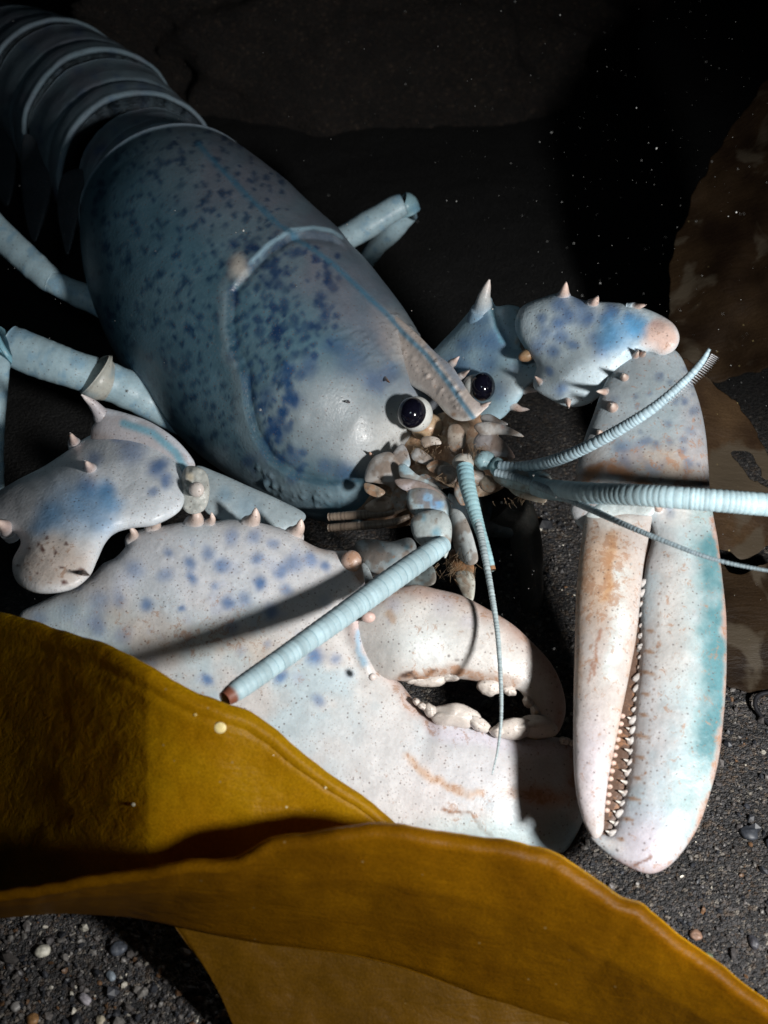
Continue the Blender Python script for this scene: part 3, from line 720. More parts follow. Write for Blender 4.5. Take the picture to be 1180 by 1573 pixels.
for yy, dd in ((786, 45.4), (803, 45.1)):    # ribbed feelers under the cheek
    tube(body, [(505, yy+8, dd+.6), (560, yy+4, dd+.2), (600, yy, dd), (630, yy-10, dd)], [6, 7, 6, 4], np.array([.22, .17, .13]), ring=5, groove=np.array([.05, .035, .03]), step=1.5)
piece([(560, 778), (585, 762), (605, 768), (602, 782), (575, 788)], ((560, 700, 46), (700, 760, 44.6), (640, 840, 44.6)), (.50, .40, .32), .5)

# ------------------------------------------------------------------ arms and claws
# right arm in the picture: merus, carpus
SPBASE[0] = np.array([.40, .48, .53])
MERR = [(650, 560), (672, 532), (695, 508), (716, 484), (735, 462), (752, 455), (762, 470), (782, 468), (800, 474), (806, 500), (800, 536), (822, 545), (846, 556), (838, 574), (818, 588), (808, 598), (800, 612), (786, 628), (772, 642), (752, 650), (720, 640), (680, 610)]
def merr_paint(x, y):
    p = Paint(x, y, np.array([.34, .49, .57]), .1)
    p.spots([(735, 520, 2), (760, 525, 2.4), (712, 530, 1.5), (740, 490, 1.4), (790, 570, 1.2), (700, 560, 2), (720, 590, 2.4), (770, 600, 1.5), (750, 560, 1.6), (800, 500, 1)], 10, np.array([.06, .16, .34]), .75)
    p.blob(790, 590, 30, 25, np.array([.55, .62, .64]), .7); p.stroke([(755, 470), (762, 500), (775, 530)], 5, CYAN, .7)
    p.stroke([(795, 480), (800, 505), (797, 530)], 5, np.array([.3, .25, .18]), .6)
    return p.c
def merr_disp(x, y, h):
    d, _ = pdist(x, y, [(758, 462), (768, 500), (785, 532), (812, 548)]); return -8*np.exp(-(d/7)**2)
inflate(body, MERR, plane((680, 530, 47.8), (830, 560, 45), (760, 640, 46)), merr_paint, .55, step=3.2, disp=merr_disp)
spine(body, (742, 478), (752, 429), 20, 46.6, 46.0, np.array([.46, .48, .48]), np.array([.66, .58, .54]), bend=(-3, 2))
spine(body, (822, 562), (849, 553), 11, 44.8, 44.2, np.array([.5, .55, .56]), bend=(2, 2))
spine(body, (806, 598), (826, 601), 8, 45.2, 44.8); spine(body, (785, 622), (814, 629), 9, 45.4, 45, bend=(0, 3))
ball(body, 812, 545, 44.4, 17, 10, 12, np.array([.36, .24, .14]), -20, stain=.8)
CARR = [(794, 484), (806, 468), (836, 456), (864, 450), (898, 461), (951, 465), (986, 472), (1017, 485), (1037, 500), (1044, 520), (1036, 538), (1017, 546), (996, 541), (975, 550), (950, 580), (925, 606), (900, 622), (872, 625), (850, 616), (822, 598), (820, 580), (824, 560), (806, 535), (792, 508)]
def carr_paint(x, y):
    p = Paint(x, y, np.array([.56, .67, .73]), .1)
    p.spots([(838, 510, 1), (858, 497, 1.2), (873, 484, 1.3), (898, 486, 1.8), (905, 492), (862, 518, 1.2), (890, 462, 1.2), (930, 490, 1.2), (860, 468, 1.3), (832, 490, 1), (850, 540, 1), (862, 598, 1), (845, 570, .8), (925, 536, 1.6), (940, 478, 1.1), (966, 488, 1), (826, 532, 1.4), (912, 520), (880, 530, .8)], 10.5, np.array([.07, .18, .42]), .85)
    p.spots([(955, 510, 2.2), (975, 500, 1.6), (935, 515, 2), (985, 505, 1.3)], 13, np.array([.10, .34, .62]), .85)
    p.blob(1020, 515, 30, 32, np.array([.66, .47, .40]), .95, 20, .5, stain=.45); p.blob(1008, 498, 14, 10, np.array([.45, .30, .28]), .6)
    p.stroke([(794, 484), (794, 510), (805, 535)], 6, CYAN, .7)
    return p.c
inflate(body, CARR, plane((800, 500, 44.8), (1030, 515, 42.0), (870, 610, 43.4)), carr_paint, .72, step=3.2, disp=lambda x, y, h: 8*(fbm(x+7, y, 45)-.5))
for b, t, r in (((866, 456), (870, 433), 12), ((911, 468), (919, 455), 11), ((975, 472), (993, 468), 8), ((872, 612), (874, 627), 8), ((832, 588), (822, 578), 7)):
    spine(body, b, t, r, 42.9 if b[1] < 500 else 43.2, tipcol=(.78, .58, .5))

# right claw (slender, toothed)
SPBASE[0] = np.array([.42, .42, .43])
def zr(x, y): return 35.3+(1340-y)*(7.2/800)+(x-1000)*(-.002)
PALR = [(986, 536), (1015, 530), (1042, 542), (1060, 578), (1075, 620), (1084, 664), (1088, 708), (1091, 755), (1096, 792), (1103, 830), (1110, 889), (1116, 952), (1116, 1036), (1112, 1099), (1105, 1162), (1093, 1212), (1076, 1263), (1055, 1300), (1030, 1329), (1004, 1342), (978, 1338),
        (945, 1321), (924, 1304), (908, 1286), (922, 1281), (938, 1282), (949, 1256), (960, 1215), (967, 1170), (971, 1120), (977, 1057), (983, 994), (984, 935), (988, 893), (993, 860), (1001, 826), (990, 800), (950, 806), (905, 815), (888, 808), (877, 785), (880, 765), (884, 735), (888, 706), (899, 670), (912, 636), (922, 606), (936, 576), (960, 550)]
def palr_paint(x, y):
    p = Paint(x, y, np.array([.48, .485, .50]), .4); p.mix(.6*sm(.42, .68, fbm(x+40, y+70, 60)), np.array([.36, .48, .54]))
    p.blob(990, 640, 130, 130, np.array([.32, .37, .40]), .95, 0, .35)
    p.blob(1040, 720, 60, 50, np.array([.36, .29, .24]), .6, stain=.8); p.blob(915, 720, 25, 60, np.array([.36, .31, .28]), .6); p.blob(1020, 620, 70, 60, np.array([.26, .33, .36]), .5)
    p.blob(1070, 690, 30, 120, np.array([.34, .33, .35]), .7, 0); p.blob(1045, 760, 50, 60, np.array([.50, .46, .42]), .5)
    p.spots([(x_, y_, k*.8) for x_, y_, k in random_spots(60, 930, 1080, 560, 760, 41)], 8, np.array([.10, .14, .22]), .7)
    p.spots([(968, 700, 1.5), (955, 690, 1.3), (980, 690, 1), (1005, 720, 1), (1030, 790, .8)], 12, np.array([.09, .15, .25]), .7)
    p.stroke([(890, 745), (905, 728), (935, 722), (970, 730), (990, 745)], 16, np.array([.30, .16, .09]), .85, stain=.9)
    p.stroke([(960, 705), (1020, 700), (1060, 740)], 22, np.array([.40, .30, .22]), .4, stain=.8)
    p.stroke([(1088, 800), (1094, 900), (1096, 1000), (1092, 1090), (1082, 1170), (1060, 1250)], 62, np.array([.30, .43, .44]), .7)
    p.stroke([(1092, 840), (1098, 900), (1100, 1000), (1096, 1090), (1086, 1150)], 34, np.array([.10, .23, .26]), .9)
    p.stroke([(1098, 800), (1113, 889), (1119, 990), (1115, 1099), (1096, 1212), (1058, 1302), (1004, 1345), (940, 1325)], 9, np.array([.46, .32, .27]), .85, stain=.7)
    p.blob(990, 1300, 55, 60, LIL*.85, .7); p.blob(1040, 1290, 30, 40, np.array([.45, .55, .60]), .5)
    p.blob(1030, 960, 30, 160, np.array([.52, .50, .46]), .5); p.blob(935, 1300, 20, 14, np.array([.75, .72, .70]), .6)
    for i, (tx, ty) in enumerate(TEETH):
        if i > 3 and i % 2 == 0: p.blob(tx+15, ty+8, 10+4*math.sin(i), 3.2, np.array([.33, .20, .12]), .85, 12, .4, warp=False)
        p.blob(tx+28, ty, 2.2, 2.2, np.array([.20, .12, .08]), .8, 0, .4, warp=False)
    p.stroke([(972, 1330), (990, 1322), (1000, 1318)], 4, np.array([.16, .07, .04]), .9); p.blob(948, 1306, 2.5, 2.5, (.05, .03, .02), .9, warp=False)
    p.blob(1030, 776, 8, 10, VBLUE, .4)
    return p.c
TEETH = [tuple(q) for q in resample(np.array([(987, 896), (984, 935), (983, 994), (977, 1057), (971, 1120), (967, 1170), (960, 1215), (949, 1256), (939, 1281)], float), 16)]
def palr_disp(x, y, h):
    d, _ = pdist(x, y, [(1060, 800), (1080, 900), (1088, 1000), (1084, 1100), (1060, 1220)]); e, _ = pdist(x, y, [(890, 752), (930, 730), (975, 738), (1000, 775)])
    return -5*np.exp(-(d/20)**2)+9*np.exp(-(e/14)**2)+5*(fbm(x, y, 40)-.5)
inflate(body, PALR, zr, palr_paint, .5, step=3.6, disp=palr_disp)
gT = np.random.default_rng(5)
for i, (tx, ty) in enumerate(TEETH):
    r = gT.uniform(4.2, 7.2); d = zr(tx, ty)-.12
    ball(body, tx+5, ty, d+.02, r*1.7, r*1.15, r*.9, np.array([.55, .52, .50]), -10, 12, stain=.5, lump=.4)
    if i > 12: spine(body, (tx+2, ty), (tx-9, ty-5), 5, d, d-.1, np.array([.52, .47, .42]), np.array([.62, .58, .53]))
inflate(body, [(1004, 830), (996, 900), (992, 1000), (984, 1090), (972, 1180), (956, 1250), (932, 1290), (905, 1272), (905, 1200), (925, 1120), (940, 1030), (955, 940), (975, 860)], lambda x, y: zr(x, y)+.05, simple(np.array([.11, .065, .045]), stain=.5), .3, step=3.2)  # brown inner finger wall, added to stop lamp light passing the gap
DACR = [(896, 812), (905, 792), (937, 785), (975, 781), (1001, 782), (1000, 809), (991, 855), (986, 893), (979, 969), (967, 1036), (956, 1090), (945, 1145), (935, 1195), (929, 1246), (927, 1276), (918, 1288), (908, 1284), (895, 1258), (885, 1216), (881, 1162), (881, 1078), (883, 994), (885, 918), (889, 868)]
def dacr_paint(x, y):
    p = Paint(x, y, np.array([.50, .455, .43]), .45)
    p.blob(920, 880, 50, 90, np.array([.50, .35, .24]), .75, 0, stain=.85); p.stroke([(890, 860), (884, 950), (884, 1060)], 14, np.array([.50, .33, .22]), .6, stain=.7)
    p.stroke([(940, 820), (938, 880), (933, 915)], 10, np.array([.48, .24, .08]), .55, stain=.9)
    p.stroke([(955, 880), (950, 960), (938, 1040)], 18, np.array([.60, .66, .66]), .7)
    p.blob(910, 1180, 30, 90, LIL, .5); p.stroke([(905, 1045), (910, 1020), (914, 1040), (918, 970)], 3, np.array([.30, .14, .08]), .8)
    p.blob(950, 800, 40, 14, np.array([.72, .74, .72]), .6)
    p.stroke([(979, 969), (967, 1036), (956, 1090), (940, 1170)], 5, np.array([.46, .33, .25]), .5)
    return p.c
inflate(body, DACR, lambda x, y: zr(x, y)-.45, dacr_paint, .62, step=3.4, disp=lambda x, y, h: 4*(fbm(x, y, 40)-.5))
for i, (tx, ty) in enumerate(resample(np.array([(953, 1100), (943, 1150), (935, 1195), (929, 1245)], float), 12)):
    ball(body, tx+3, ty, zr(tx, ty)-.3, 5, 4.2, 4, np.array([.55, .40, .34]), 0, 8)
for b, t, r in (((975, 548), (981, 538), 8), ((960, 582), (957, 574), 9), ((932, 602), (916, 601), 8), ((942, 628), (939, 620), 12), ((922, 667), (919, 661), 8), ((1012, 782), (1008, 775), 9), ((935, 790), (930, 783), 7), ((985, 545), (992, 540), 8)):
    dd = zr(*b)-.5-(1.1 if b[0] > 950 or b[1] < 640 and b[0] > 938 else 0)
    spine(body, b, t, r, dd, dd-.9, np.array([.58, .40, .32]), np.array([.80, .66, .58]))
piece([(900, 792), (925, 772), (965, 770), (1002, 776), (1000, 792), (960, 790), (925, 796)], ((900, 792, 38.3), (1002, 776, 37.6), (950, 760, 38.2)), (.60, .66, .66), .5)

# left arm in the picture: merus crest, joint, carpus
SPBASE[0] = np.array([.56, .58, .62])
MERL = [(134, 618), (153, 624), (192, 634), (229, 647), (265, 670), (290, 696), (300, 716), (288, 734), (284, 770), (240, 760), (190, 720), (145, 690), (140, 660), (146, 645)]
def merl_paint(x, y):
    p = Paint(x, y, np.array([.46, .44, .46]), .2); p.stroke([(190, 650), (235, 665), (270, 695), (285, 722)], 9, CYAN, .9, warp=False)
    p.stroke([(165, 628), (229, 645), (265, 668), (295, 705)], 7, np.array([.62, .66, .72]), .8); p.blob(150, 680, 30, 20, np.array([.25, .20, .18]), .6); return p.c
inflate(body, MERL, plane((130, 610, 43.6), (300, 716, 42.6), (200, 720, 43)), merl_paint, .5, step=3.2)
spine(body, (158, 640), (125, 606), 15, 43.2, 42.6, np.array([.52, .48, .50]), np.array([.72, .64, .62]), bend=(2, -2))
piece([(300, 716), (335, 726), (385, 748), (430, 768), (470, 792), (440, 815), (380, 810), (320, 790), (298, 750)], ((300, 716, 44.2), (470, 792, 44.6), (380, 810, 43.4)), (.36, .43, .46), .5, [(380, 780, 1.5), (345, 760, 1)], np.array([.16, .28, .38]), .6, 14, 3.5)
piece([(282, 722), (300, 716), (318, 728), (322, 760), (312, 785), (288, 788), (276, 765)], ((280, 720, 41.6), (320, 740, 41.4), (300, 785, 41.0)), (.46, .47, .44), .75, [(292, 732, .8)], np.array([.45, .30, .12]), .6, 8, 2.6, lumps=10)
ball(body, 302, 752, 40.6, 12, 12, 10, np.array([.60, .54, .50]))
CARL = [(-60, 790), (-20, 765), (25, 738), (66, 717), (107, 690), (127, 675), (153, 663), (188, 656), (229, 667), (259, 695), (279, 725), (284, 758), (276, 785), (240, 806), (200, 812), (176, 820), (161, 836), (149, 862), (137, 886), (112, 905), (76, 912), (46, 908), (24, 891), (19, 862), (32, 832), (14, 818), (-20, 830), (-60, 850)]
def carl_paint(x, y):
    p = Paint(x, y, np.array([.64, .68, .72]), .12)
    p.spots([(202, 690, 1.7), (240, 720, 1.2), (255, 738, 1), (235, 755, .7), (145, 705, 1.2), (250, 712, .8), (135, 748, 1.2), (165, 752, 1), (180, 670, .7)], 13, np.array([.06, .16, .38]), .85)
    p.spots([(105, 778, 2.6), (75, 790, 1.6), (160, 760, 1.6), (155, 800, 1.7), (130, 770, 2), (175, 775, 1.1), (60, 812, 1)], 15, np.array([.10, .30, .55]), .8)
    p.blob(0, 780, 70, 50, np.array([.20, .18, .18]), .6); p.blob(200, 665, 50, 8, np.array([.30, .26, .24]), .5, 8, stain=.6)
    p.blob(80, 865, 62, 44, np.array([.72, .62, .55]), .95, -5, .5, stain=.5)
    for sx, sy, sr in ((66, 842, 4), (45, 838, 3), (96, 872, 4), (104, 838, 3), (125, 876, 5), (98, 897, 4), (30, 868, 3), (118, 880, 3), (60, 835, 3), (74, 830, 3), (55, 880, 2), (88, 850, 2)): p.blob(sx, sy, sr*1.2, sr, (.10, .03, .02), .9, 0, .5)
    return p.c
inflate(body, CARL, plane((0, 780, 41.6), (260, 740, 41.8), (80, 880, 38.9)), carl_paint, .85, step=3.4, disp=lambda x, y, h: 9*(fbm(x+7, y, 50)-.5)+5*np.exp(-((x-115)**2+(y-715)**2)/500)+5*np.exp(-((x-140)**2+(y-730)**2)/500))
for b, t, r, dd in (((115, 682), (108, 665), 11, 40.4), ((140, 722), (131, 708), 12, 38.9), ((12, 812), (-6, 800), 16, 39.6), ((128, 880), (138, 884), 6, 37.6)):
    spine(body, b, t, r, dd, dd-1.2, np.array([.62, .48, .44]), np.array([.80, .62, .54]))

# left claw (heavy crusher)
SPBASE[0] = np.array([.62, .60, .60])
def zl(x, y): return 38.6+(1300-y)*.0062+(x-500)*(-.0002)+np.maximum(0, 300-x)*.0016+np.maximum(0, x-760)*.003
PALL = [(30, 945), (62, 925), (110, 902), (140, 884), (158, 866), (178, 856), (194, 838), (206, 818), (222, 812), (248, 808), (280, 802), (318, 802), (351, 798), (385, 800), (427, 810), (455, 822), (470, 832), (492, 842), (516, 846), (540, 847), (553, 862), (560, 888), (562, 915), (572, 942), (566, 964), (574, 1002), (600, 1034), (616, 1050), (636, 1076), (655, 1100), (690, 1104), (739, 1116), (762, 1126), (800, 1128), (850, 1132), (880, 1138), (905, 1152), (916, 1190), (900, 1250), (872, 1304), (845, 1310), (780, 1305), (700, 1300), (600, 1300), (480, 1275), (350, 1215), (220, 1130), (110, 1050), (40, 985)]
SPL = [(320, 850), (292, 865, .8), (254, 883, 1.1), (295, 888, .9), (341, 870, 1.3), (356, 824, 1.2), (391, 824), (432, 878, 1.2), (452, 865, 1.3), (478, 860, .9), (399, 895), (206, 875, 1.1), (104, 936, 1.2), (152, 926, 1.4), (183, 923), (351, 926), (376, 921), (417, 941, .9), (356, 967, .9), (259, 850, .7), (400, 897, .6), (484, 1008, 1.1), (515, 1013, .8), (318, 1044, .8), (431, 1039), (489, 1076, .8), (440, 905, .9), (395, 858, .9), (420, 835, .8), (150, 960, 1.3), (190, 975, 1.2), (60, 950, 1), (120, 900, .7), (500, 870, .7), (225, 930, .8), (280, 935, .6), (330, 900, .6), (370, 1000, .8), (410, 990, .7)]
def pall_paint(x, y):
    p = Paint(x, y, np.array([.61, .59, .575]), .28)
    p.mix(.65*sm(.42, .68, fbm(x+40, y+70, 70)), np.array([.44, .59, .66]))
    p.blob(700, 1180, 200, 90, np.array([.62, .55, .55]), .6); p.blob(560, 1160, 120, 90, np.array([.60, .62, .63]), .6)
    p.blob(320, 870, 230, 90, np.array([.62, .64, .68]), .9, 0)
    p.spots(SPL, 12, np.array([.05, .15, .36]), .85, soft=.85, seed=6)
    p.spots([(x_, y_, k) for x_, y_, k in random_spots(40, 120, 560, 830, 1060, 52)], 9, np.array([.40, .46, .60]), .45)
    p.stroke([(180, 950), (250, 985), (330, 985), (400, 1000)], 40, np.array([.55, .47, .38]), .4, stain=.85)
    p.blob(330, 960, 120, 40, None, .7, 0, stain=.7)
    p.stroke([(545, 850), (556, 885)], 16, np.array([.42, .28, .22]), .9, stain=.8); p.stroke([(470, 835), (520, 848), (548, 858)], 10, np.array([.45, .34, .28]), .7)
    p.blob(555, 960, 24, 32, np.array([.66, .50, .48]), .8); p.stroke([(552, 975), (556, 1000), (562, 1020)], 6, np.array([.30, .50, .66]), .8)
    p.stroke([(575, 1000), (605, 1040), (640, 1085), (665, 1112)], 20, np.array([.55, .42, .38]), .7, stain=.8)
    p.stroke([(670, 1120), (750, 1135), (800, 1150), (880, 1150)], 20, LIL, .6, stain=.6)
    p.stroke([(622, 1160), (650, 1185), (668, 1200), (700, 1212), (740, 1220)], 9, np.array([.50, .26, .10]), .5, stain=.95)
    p.blob(830, 1222, 55, 16, np.array([.48, .24, .10]), .75, 5, stain=1.); p.blob(890, 1190, 25, 40, np.array([.46, .28, .20]), .7, stain=.9)
    p.stroke([(680, 1242), (715, 1250), (735, 1265), (765, 1290)], 3.2, np.array([.22, .09, .03]), .9); p.blob(720, 1250, 60, 30, None, .8, stain=.6)
    p.blob(760, 1285, 110, 26, np.array([.44, .55, .56]), .7, 8); p.blob(860, 1285, 40, 40, np.array([.20, .34, .42]), .8)
    p.blob(90, 935, 70, 24, np.array([.50, .60, .66]), .6, -10)
    return p.c
gq = np.random.default_rng(9)
PB = [(gq.uniform(230, 540), gq.uniform(815, 960), gq.uniform(1.8, 2.8)) for _ in range(150)]
def pall_disp(x, y, h):
    d, _ = pdist(x, y, [(555, 870), (560, 920), (562, 965), (570, 1005)]); e, _ = pdist(x, y, [(545, 940), (550, 980), (565, 1020)])
    return 5*(fbm(x, y, 55)-.5)+7*np.exp(-(e/12)**2)-5*np.exp(-(pdist(x, y, [(520, 930), (530, 990), (555, 1040)])[0]/12)**2)+bumps(x, y, PB, .5)
inflate(body, PALL, lambda x, y: zl(x, y)+.3, pall_paint, .56, step=4.2, disp=pall_disp, cap=150)
for b, t, r in (((205, 828), (200, 808), 13), ((236, 812), (238, 789), 14), ((300, 806), (299, 781), 19), ((322, 806), (325, 787), 10), ((385, 806), (393, 780), 17), ((452, 822), (463, 797), 16)):
    dd = zl(*b)-.1; spine(body, b, t, r, dd+.1, dd-.3, np.array([.58, .46, .40]), np.array([.78, .62, .55]), bend=(3, 1))
ball(body, 300, 787, zl(300, 787)-.15, 10, 7, 6, np.array([.04, .025, .02]), -25)
ball(body, 540, 862, zl(540, 862)-.2, 16, 17, 12, np.array([.46, .33, .27]), stain=.7)
ball(body, 566, 948, zl(566, 948)-1.0, 11, 9, 9, np.array([.66, .47, .42])); ball(body, 572, 1040, zl(566, 1040)-1.6, 6, 6, 6, np.array([.75, .66, .62]))
DACL = [(522, 930), (545, 905), (578, 903), (615, 901), (640, 898), (668, 904), (710, 915), (752, 937), (789, 960), (820, 989), (846, 1018), (862, 1050), (869, 1082), (866, 1107), (854, 1129), (838, 1118), (826, 1098), (816, 1082), (805, 1070), (795, 1060), (770, 1054), (740, 1048), (705, 1043), (678, 1042), (645, 1048), (615, 1046), (590, 1042), (560, 1030), (535, 1000), (520, 965)]
def dacl_paint(x, y):
    p = Paint(x, y, np.array([.60, .575, .55]), .35)
    p.stroke([(590, 905), (640, 898), (710, 913), (789, 955), (846, 1012), (872, 1075), (862, 1120)], 30, np.array([.46, .33, .28]), .85, stain=.5)
    p.blob(650, 990, 60, 40, np.array([.66, .70, .70]), .7); p.spots([(680, 930, 1.4), (605, 930, 1), (600, 950, .7), (720, 955, 1)], 13, np.array([.46, .44, .50]), .6)
    p.stroke([(618, 1044), (660, 1034), (700, 1030), (730, 1040), (790, 1050)], 12, np.array([.36, .22, .15]), .7, stain=.9)
    for q in ((625, 1040, 12), (660, 1032, 9), (705, 1033, 11), (690, 1008, 3), (705, 1012, 4), (755, 975, 3), (640, 1042, 8)): p.blob(q[0], q[1], q[2], q[2]*.45, (.06, .03, .02), .9, -12, .5)
    p.stroke([(598, 940), (605, 955)], 7, np.array([.45, .28, .15]), .6)
    return p.c
inflate(body, DACL, lambda x, y: zl(x, y)-.2-.1*(1-sm(600, 700, x))+.35*(1-sm(545, 620, x)), dacl_paint, .55, step=3.6, disp=lambda x, y, h: 4*(fbm(x, y, 40)-.5))
TOO = np.array([.64, .58, .53])
for tx, ty, rx, ry, ro in ((662, 1045, 22, 10, -5), (640, 1044, 16, 7, 0), (752, 1056, 17, 13, 10), (782, 1060, 11, 8, 20), (690, 1040, 16, 7, 0), (812, 1078, 9, 8, 60), (822, 1092, 9, 7, 60), (830, 1106, 8, 6, 60)):
    ball(body, tx, ty, zl(tx, ty)-.25, rx*1.1, ry, 12, TOO, ro, lump=.6)
for tx, ty, rx, ry, ro in ((700, 1100, 37, 19, 8), (662, 1092, 13, 9, 40), (650, 1085, 8, 6, 40), (640, 1078, 7, 5, 50), (735, 1112, 18, 11, 30), (790, 1120, 30, 17, -6), (826, 1118, 28, 18, 8), (765, 1124, 12, 10, 0), (868, 1138, 8, 6, 10), (880, 1142, 6, 5, 10)):
    ball(body, tx, ty, zl(tx, ty)-.25, rx*1.1, ry, 17, TOO, ro, lump=.6)

# ------------------------------------------------------------------ walking legs
LEG = np.array([.38, .52, .58])
def legcol(C, V, L, th):
    x, y, d = proj(V); C = C.copy(); s = sm(.55, .7, fbm(x, y, 16))[..., None]
    C[..., :3] = C[..., :3]*(1-s*.5)+C[..., :3]*np.array([.4, .62, .82])*s*.5; return C
def leg(pts, rad, c=LEG, ring=False):
    A = catmull(np.c_[pts, rad], 26); A[:, 3] *= 1+.16*(fbm(A[:, 0]*3+60, A[:, 1]*3, 60, 3)-.5)+.05*np.sin(np.linspace(0, 1, 26)*np.pi*2)
    tube(body, A[:, :3], A[:, 3], c, 26, 2.2, colfn=legcol, flat=.86)
leg([(-60, 290, 57), (-15, 345, 56), (30, 388, 55.2), (70, 424, 54.6), (88, 438, 54.4)], [22, 22, 23, 22, 17])
leg([(78, 432, 54.4), (120, 452, 54.3), (180, 480, 54.4), (240, 510, 55)], [17, 19, 22, 24])
leg([(12, 528, 49.6), (50, 545, 49.6), (100, 563, 49.7), (142, 577, 50)], [30, 31, 31, 30])
leg([(145, 575, 49.8), (152, 580, 49.9), (160, 583, 50.1)], [36, 38, 33], np.array([.50, .50, .45]))
leg([(152, 580, 50), (200, 600, 50.4), (260, 630, 51), (320, 660, 52)], [29, 28, 30, 32])
leg([(14, 528, 49.4), (2, 535, 49.4), (-8, 548, 49.2)], [31, 33, 28], np.array([.24, .48, .58]))
leg([(-6, 545, 49.2), (-8, 600, 48.8), (-10, 660, 48.6), (-8, 740, 48.6), (0, 800, 49)], [22, 19, 17, 15, 10])
leg([(470, 392, 59), (525, 368, 58.6), (570, 342, 58.4), (606, 320, 58.3), (620, 314, 58.3)], [19, 20, 21, 20, 17])
leg([(618, 312, 58.3), (626, 316, 58.4), (630, 326, 58.6)], [17, 18, 17], np.array([.26, .42, .48]))
leg([(626, 322, 58.8), (600, 352, 59.6), (575, 382, 60.6), (545, 430, 62)], [20, 20, 17, 13])
leg([(770, 770, 46.5), (800, 800, 46.8), (812, 860, 47.2), (816, 940, 47.8), (805, 1020, 48.4)], [40, 26, 22, 18, 14], np.array([.05, .05, .045]))
leg([(690, 790, 47), (740, 790, 46.8), (790, 800, 47)], [34, 36, 30], np.array([.07, .09, .10]))
body.build('body', SHELL, lobster)

# ------------------------------------------------------------------ eyes, antennae
def part(name, fn, mat, parent=lobster, **k):
    mb = MB(); fn(mb); o = mb.build(name, mat, parent); return o
WE = np.array([.70, .71, .68])
e1 = part('eye', lambda m: (ball(m, 639.5, 636, 45.38, 25.5, 27.5, 27, WE*.9, seg=24, stain=0), ball(m, 655, 655, 46, 25, 22, 20, np.array([.42, .30, .19]), seg=16, stain=.6)), SHELL)
part('cornea', lambda m: ball(m, 632.5, 634, 44.98, 22.5, 24, 24, np.zeros(3), 20, 28), EYEB, e1)
e2 = part('eye', lambda m: (ball(m, 729, 592, 45.5, 18, 17, 20, WE*.65, seg=24, stain=0), ball(m, 712, 600, 46.3, 22, 20, 18, np.array([.30, .32, .33]), seg=16)), SHELL)
part('cornea', lambda m: ball(m, 742, 594, 45.2, 19, 22.5, 22, np.zeros(3), 0, 28), EYEB, e2)
ANT = np.array([.37, .50, .545]); ANG = np.array([.22, .35, .40])
def brokentip(C, V, L, th):
    C = C.copy(); a = sm(.955, .975, L)[:, None, None]; C[..., :3] = C[..., :3]*(1-a)+np.array([.20, .07, .04])*a; return C
part('antenna', lambda m: tube(m, [(682, 836, 41.6), (660, 850, 41.0), (600, 892, 39.6), (520, 950, 37.9), (430, 1014, 36.0), (370, 1056, 34.9), (345, 1074, 34.5)], [13, 17, 18.5, 18, 17, 16.5, 12], ANT, 26, 1.2, 10.5, ANG, colfn=brokentip, amp=.032), SOFT)
part('antenna', lambda m: tube(m, [(822, 746, 41.4), (845, 752, 41.0), (900, 757, 38.6), (990, 761, 36.4), (1090, 768, 35.6), (1190, 776, 35.5), (1330, 786, 35.8)], [15, 16, 16.5, 17, 17.5, 18, 17.5], ANT*1.05, 26, 1.2, 9, ANG*1.15, amp=.035), SOFT)
def fringe(m):
    tube(m, [(768, 716, 42.6), (800, 718, 42.2), (850, 708, 40.6), (905, 685, 39.2), (960, 655, 38.2), (1010, 622, 37.6), (1055, 582, 37.2), (1078, 556, 37.1), (1090, 536, 37)], [8, 9, 9.5, 9.3, 8.8, 7.8, 6.2, 5, 2.5], np.array([.36, .48, .54]), 16, .9, 6.4, np.array([.14, .22, .28]), amp=.1)
    c = catmull([(1028, 615), (1055, 588), (1078, 562), (1092, 540)], 26)
    for i in range(25):
        t = c[i+1]-c[i]; n = np.array([-t[1], t[0]]); n /= np.linalg.norm(n); l = 5+9*i/25
        p = c[i]+n*3; q = p+n*l+t*.3
        tube(m, [(p[0], p[1], 37.2), ((p[0]+q[0])/2, (p[1]+q[1])/2, 37.15), (q[0], q[1], 37.1)], [.8, .6, .3], np.array([.6, .6, .62]), 5, 3)
part('antennule', fringe, SOFT)
part('antennule', lambda m: tube(m, [(762, 726, 42.3), (800, 736, 41.8), (850, 756, 40.2), (905, 781, 38.2), (960, 806, 36.4), (1030, 835, 35.2), (1100, 860, 34.4), (1190, 878, 33.4), (1300, 890, 32.4)], [6, 6.4, 6, 5.4, 4.6, 3.8, 3.2, 2.6, 2], np.array([.30, .38, .42]), 14, .9, 5.2, np.array([.10, .14, .17]), amp=.12), SOFT)
def tip2(C, V, L, th):
    C = C.copy(); a = sm(.95, .97, L)[:, None, None]; C[..., :3] = C[..., :3]*(1-a)+np.array([.30, .16, .08])*a
    b = (1-sm(.1, .2, L))[:, None, None]; C[..., :3] = C[..., :3]*(1-b)+np.array([.30, .50, .56])*b; return C
part('antennule', lambda m: tube(m, [(714, 718, 42.9), (718, 745, 42.4), (726, 775, 41.9), (738, 815, 41.4), (750, 850, 41.0), (757, 876, 40.8)], [13, 12.5, 11, 8.5, 6, 5], np.array([.33, .52, .56]), 20, .9, 6.2, np.array([.20, .37, .42]), colfn=tip2, amp=.05), SOFT)
part('antennule', lambda m: tube(m, [(724, 760, 42.1), (734, 800, 41.5), (744, 850, 40.7), (755, 910, 39.7), (764, 970, 38.8), (769, 1040, 37.8), (770, 1100, 37.0), (765, 1150, 36.4), (756, 1190, 36)], [5, 6, 5.4, 4.6, 4.0, 3.4, 2.7, 1.9, .9], np.array([.40, .48, .50]), 14, .9, 5, np.array([.14, .18, .20]), amp=.13), SOFT)
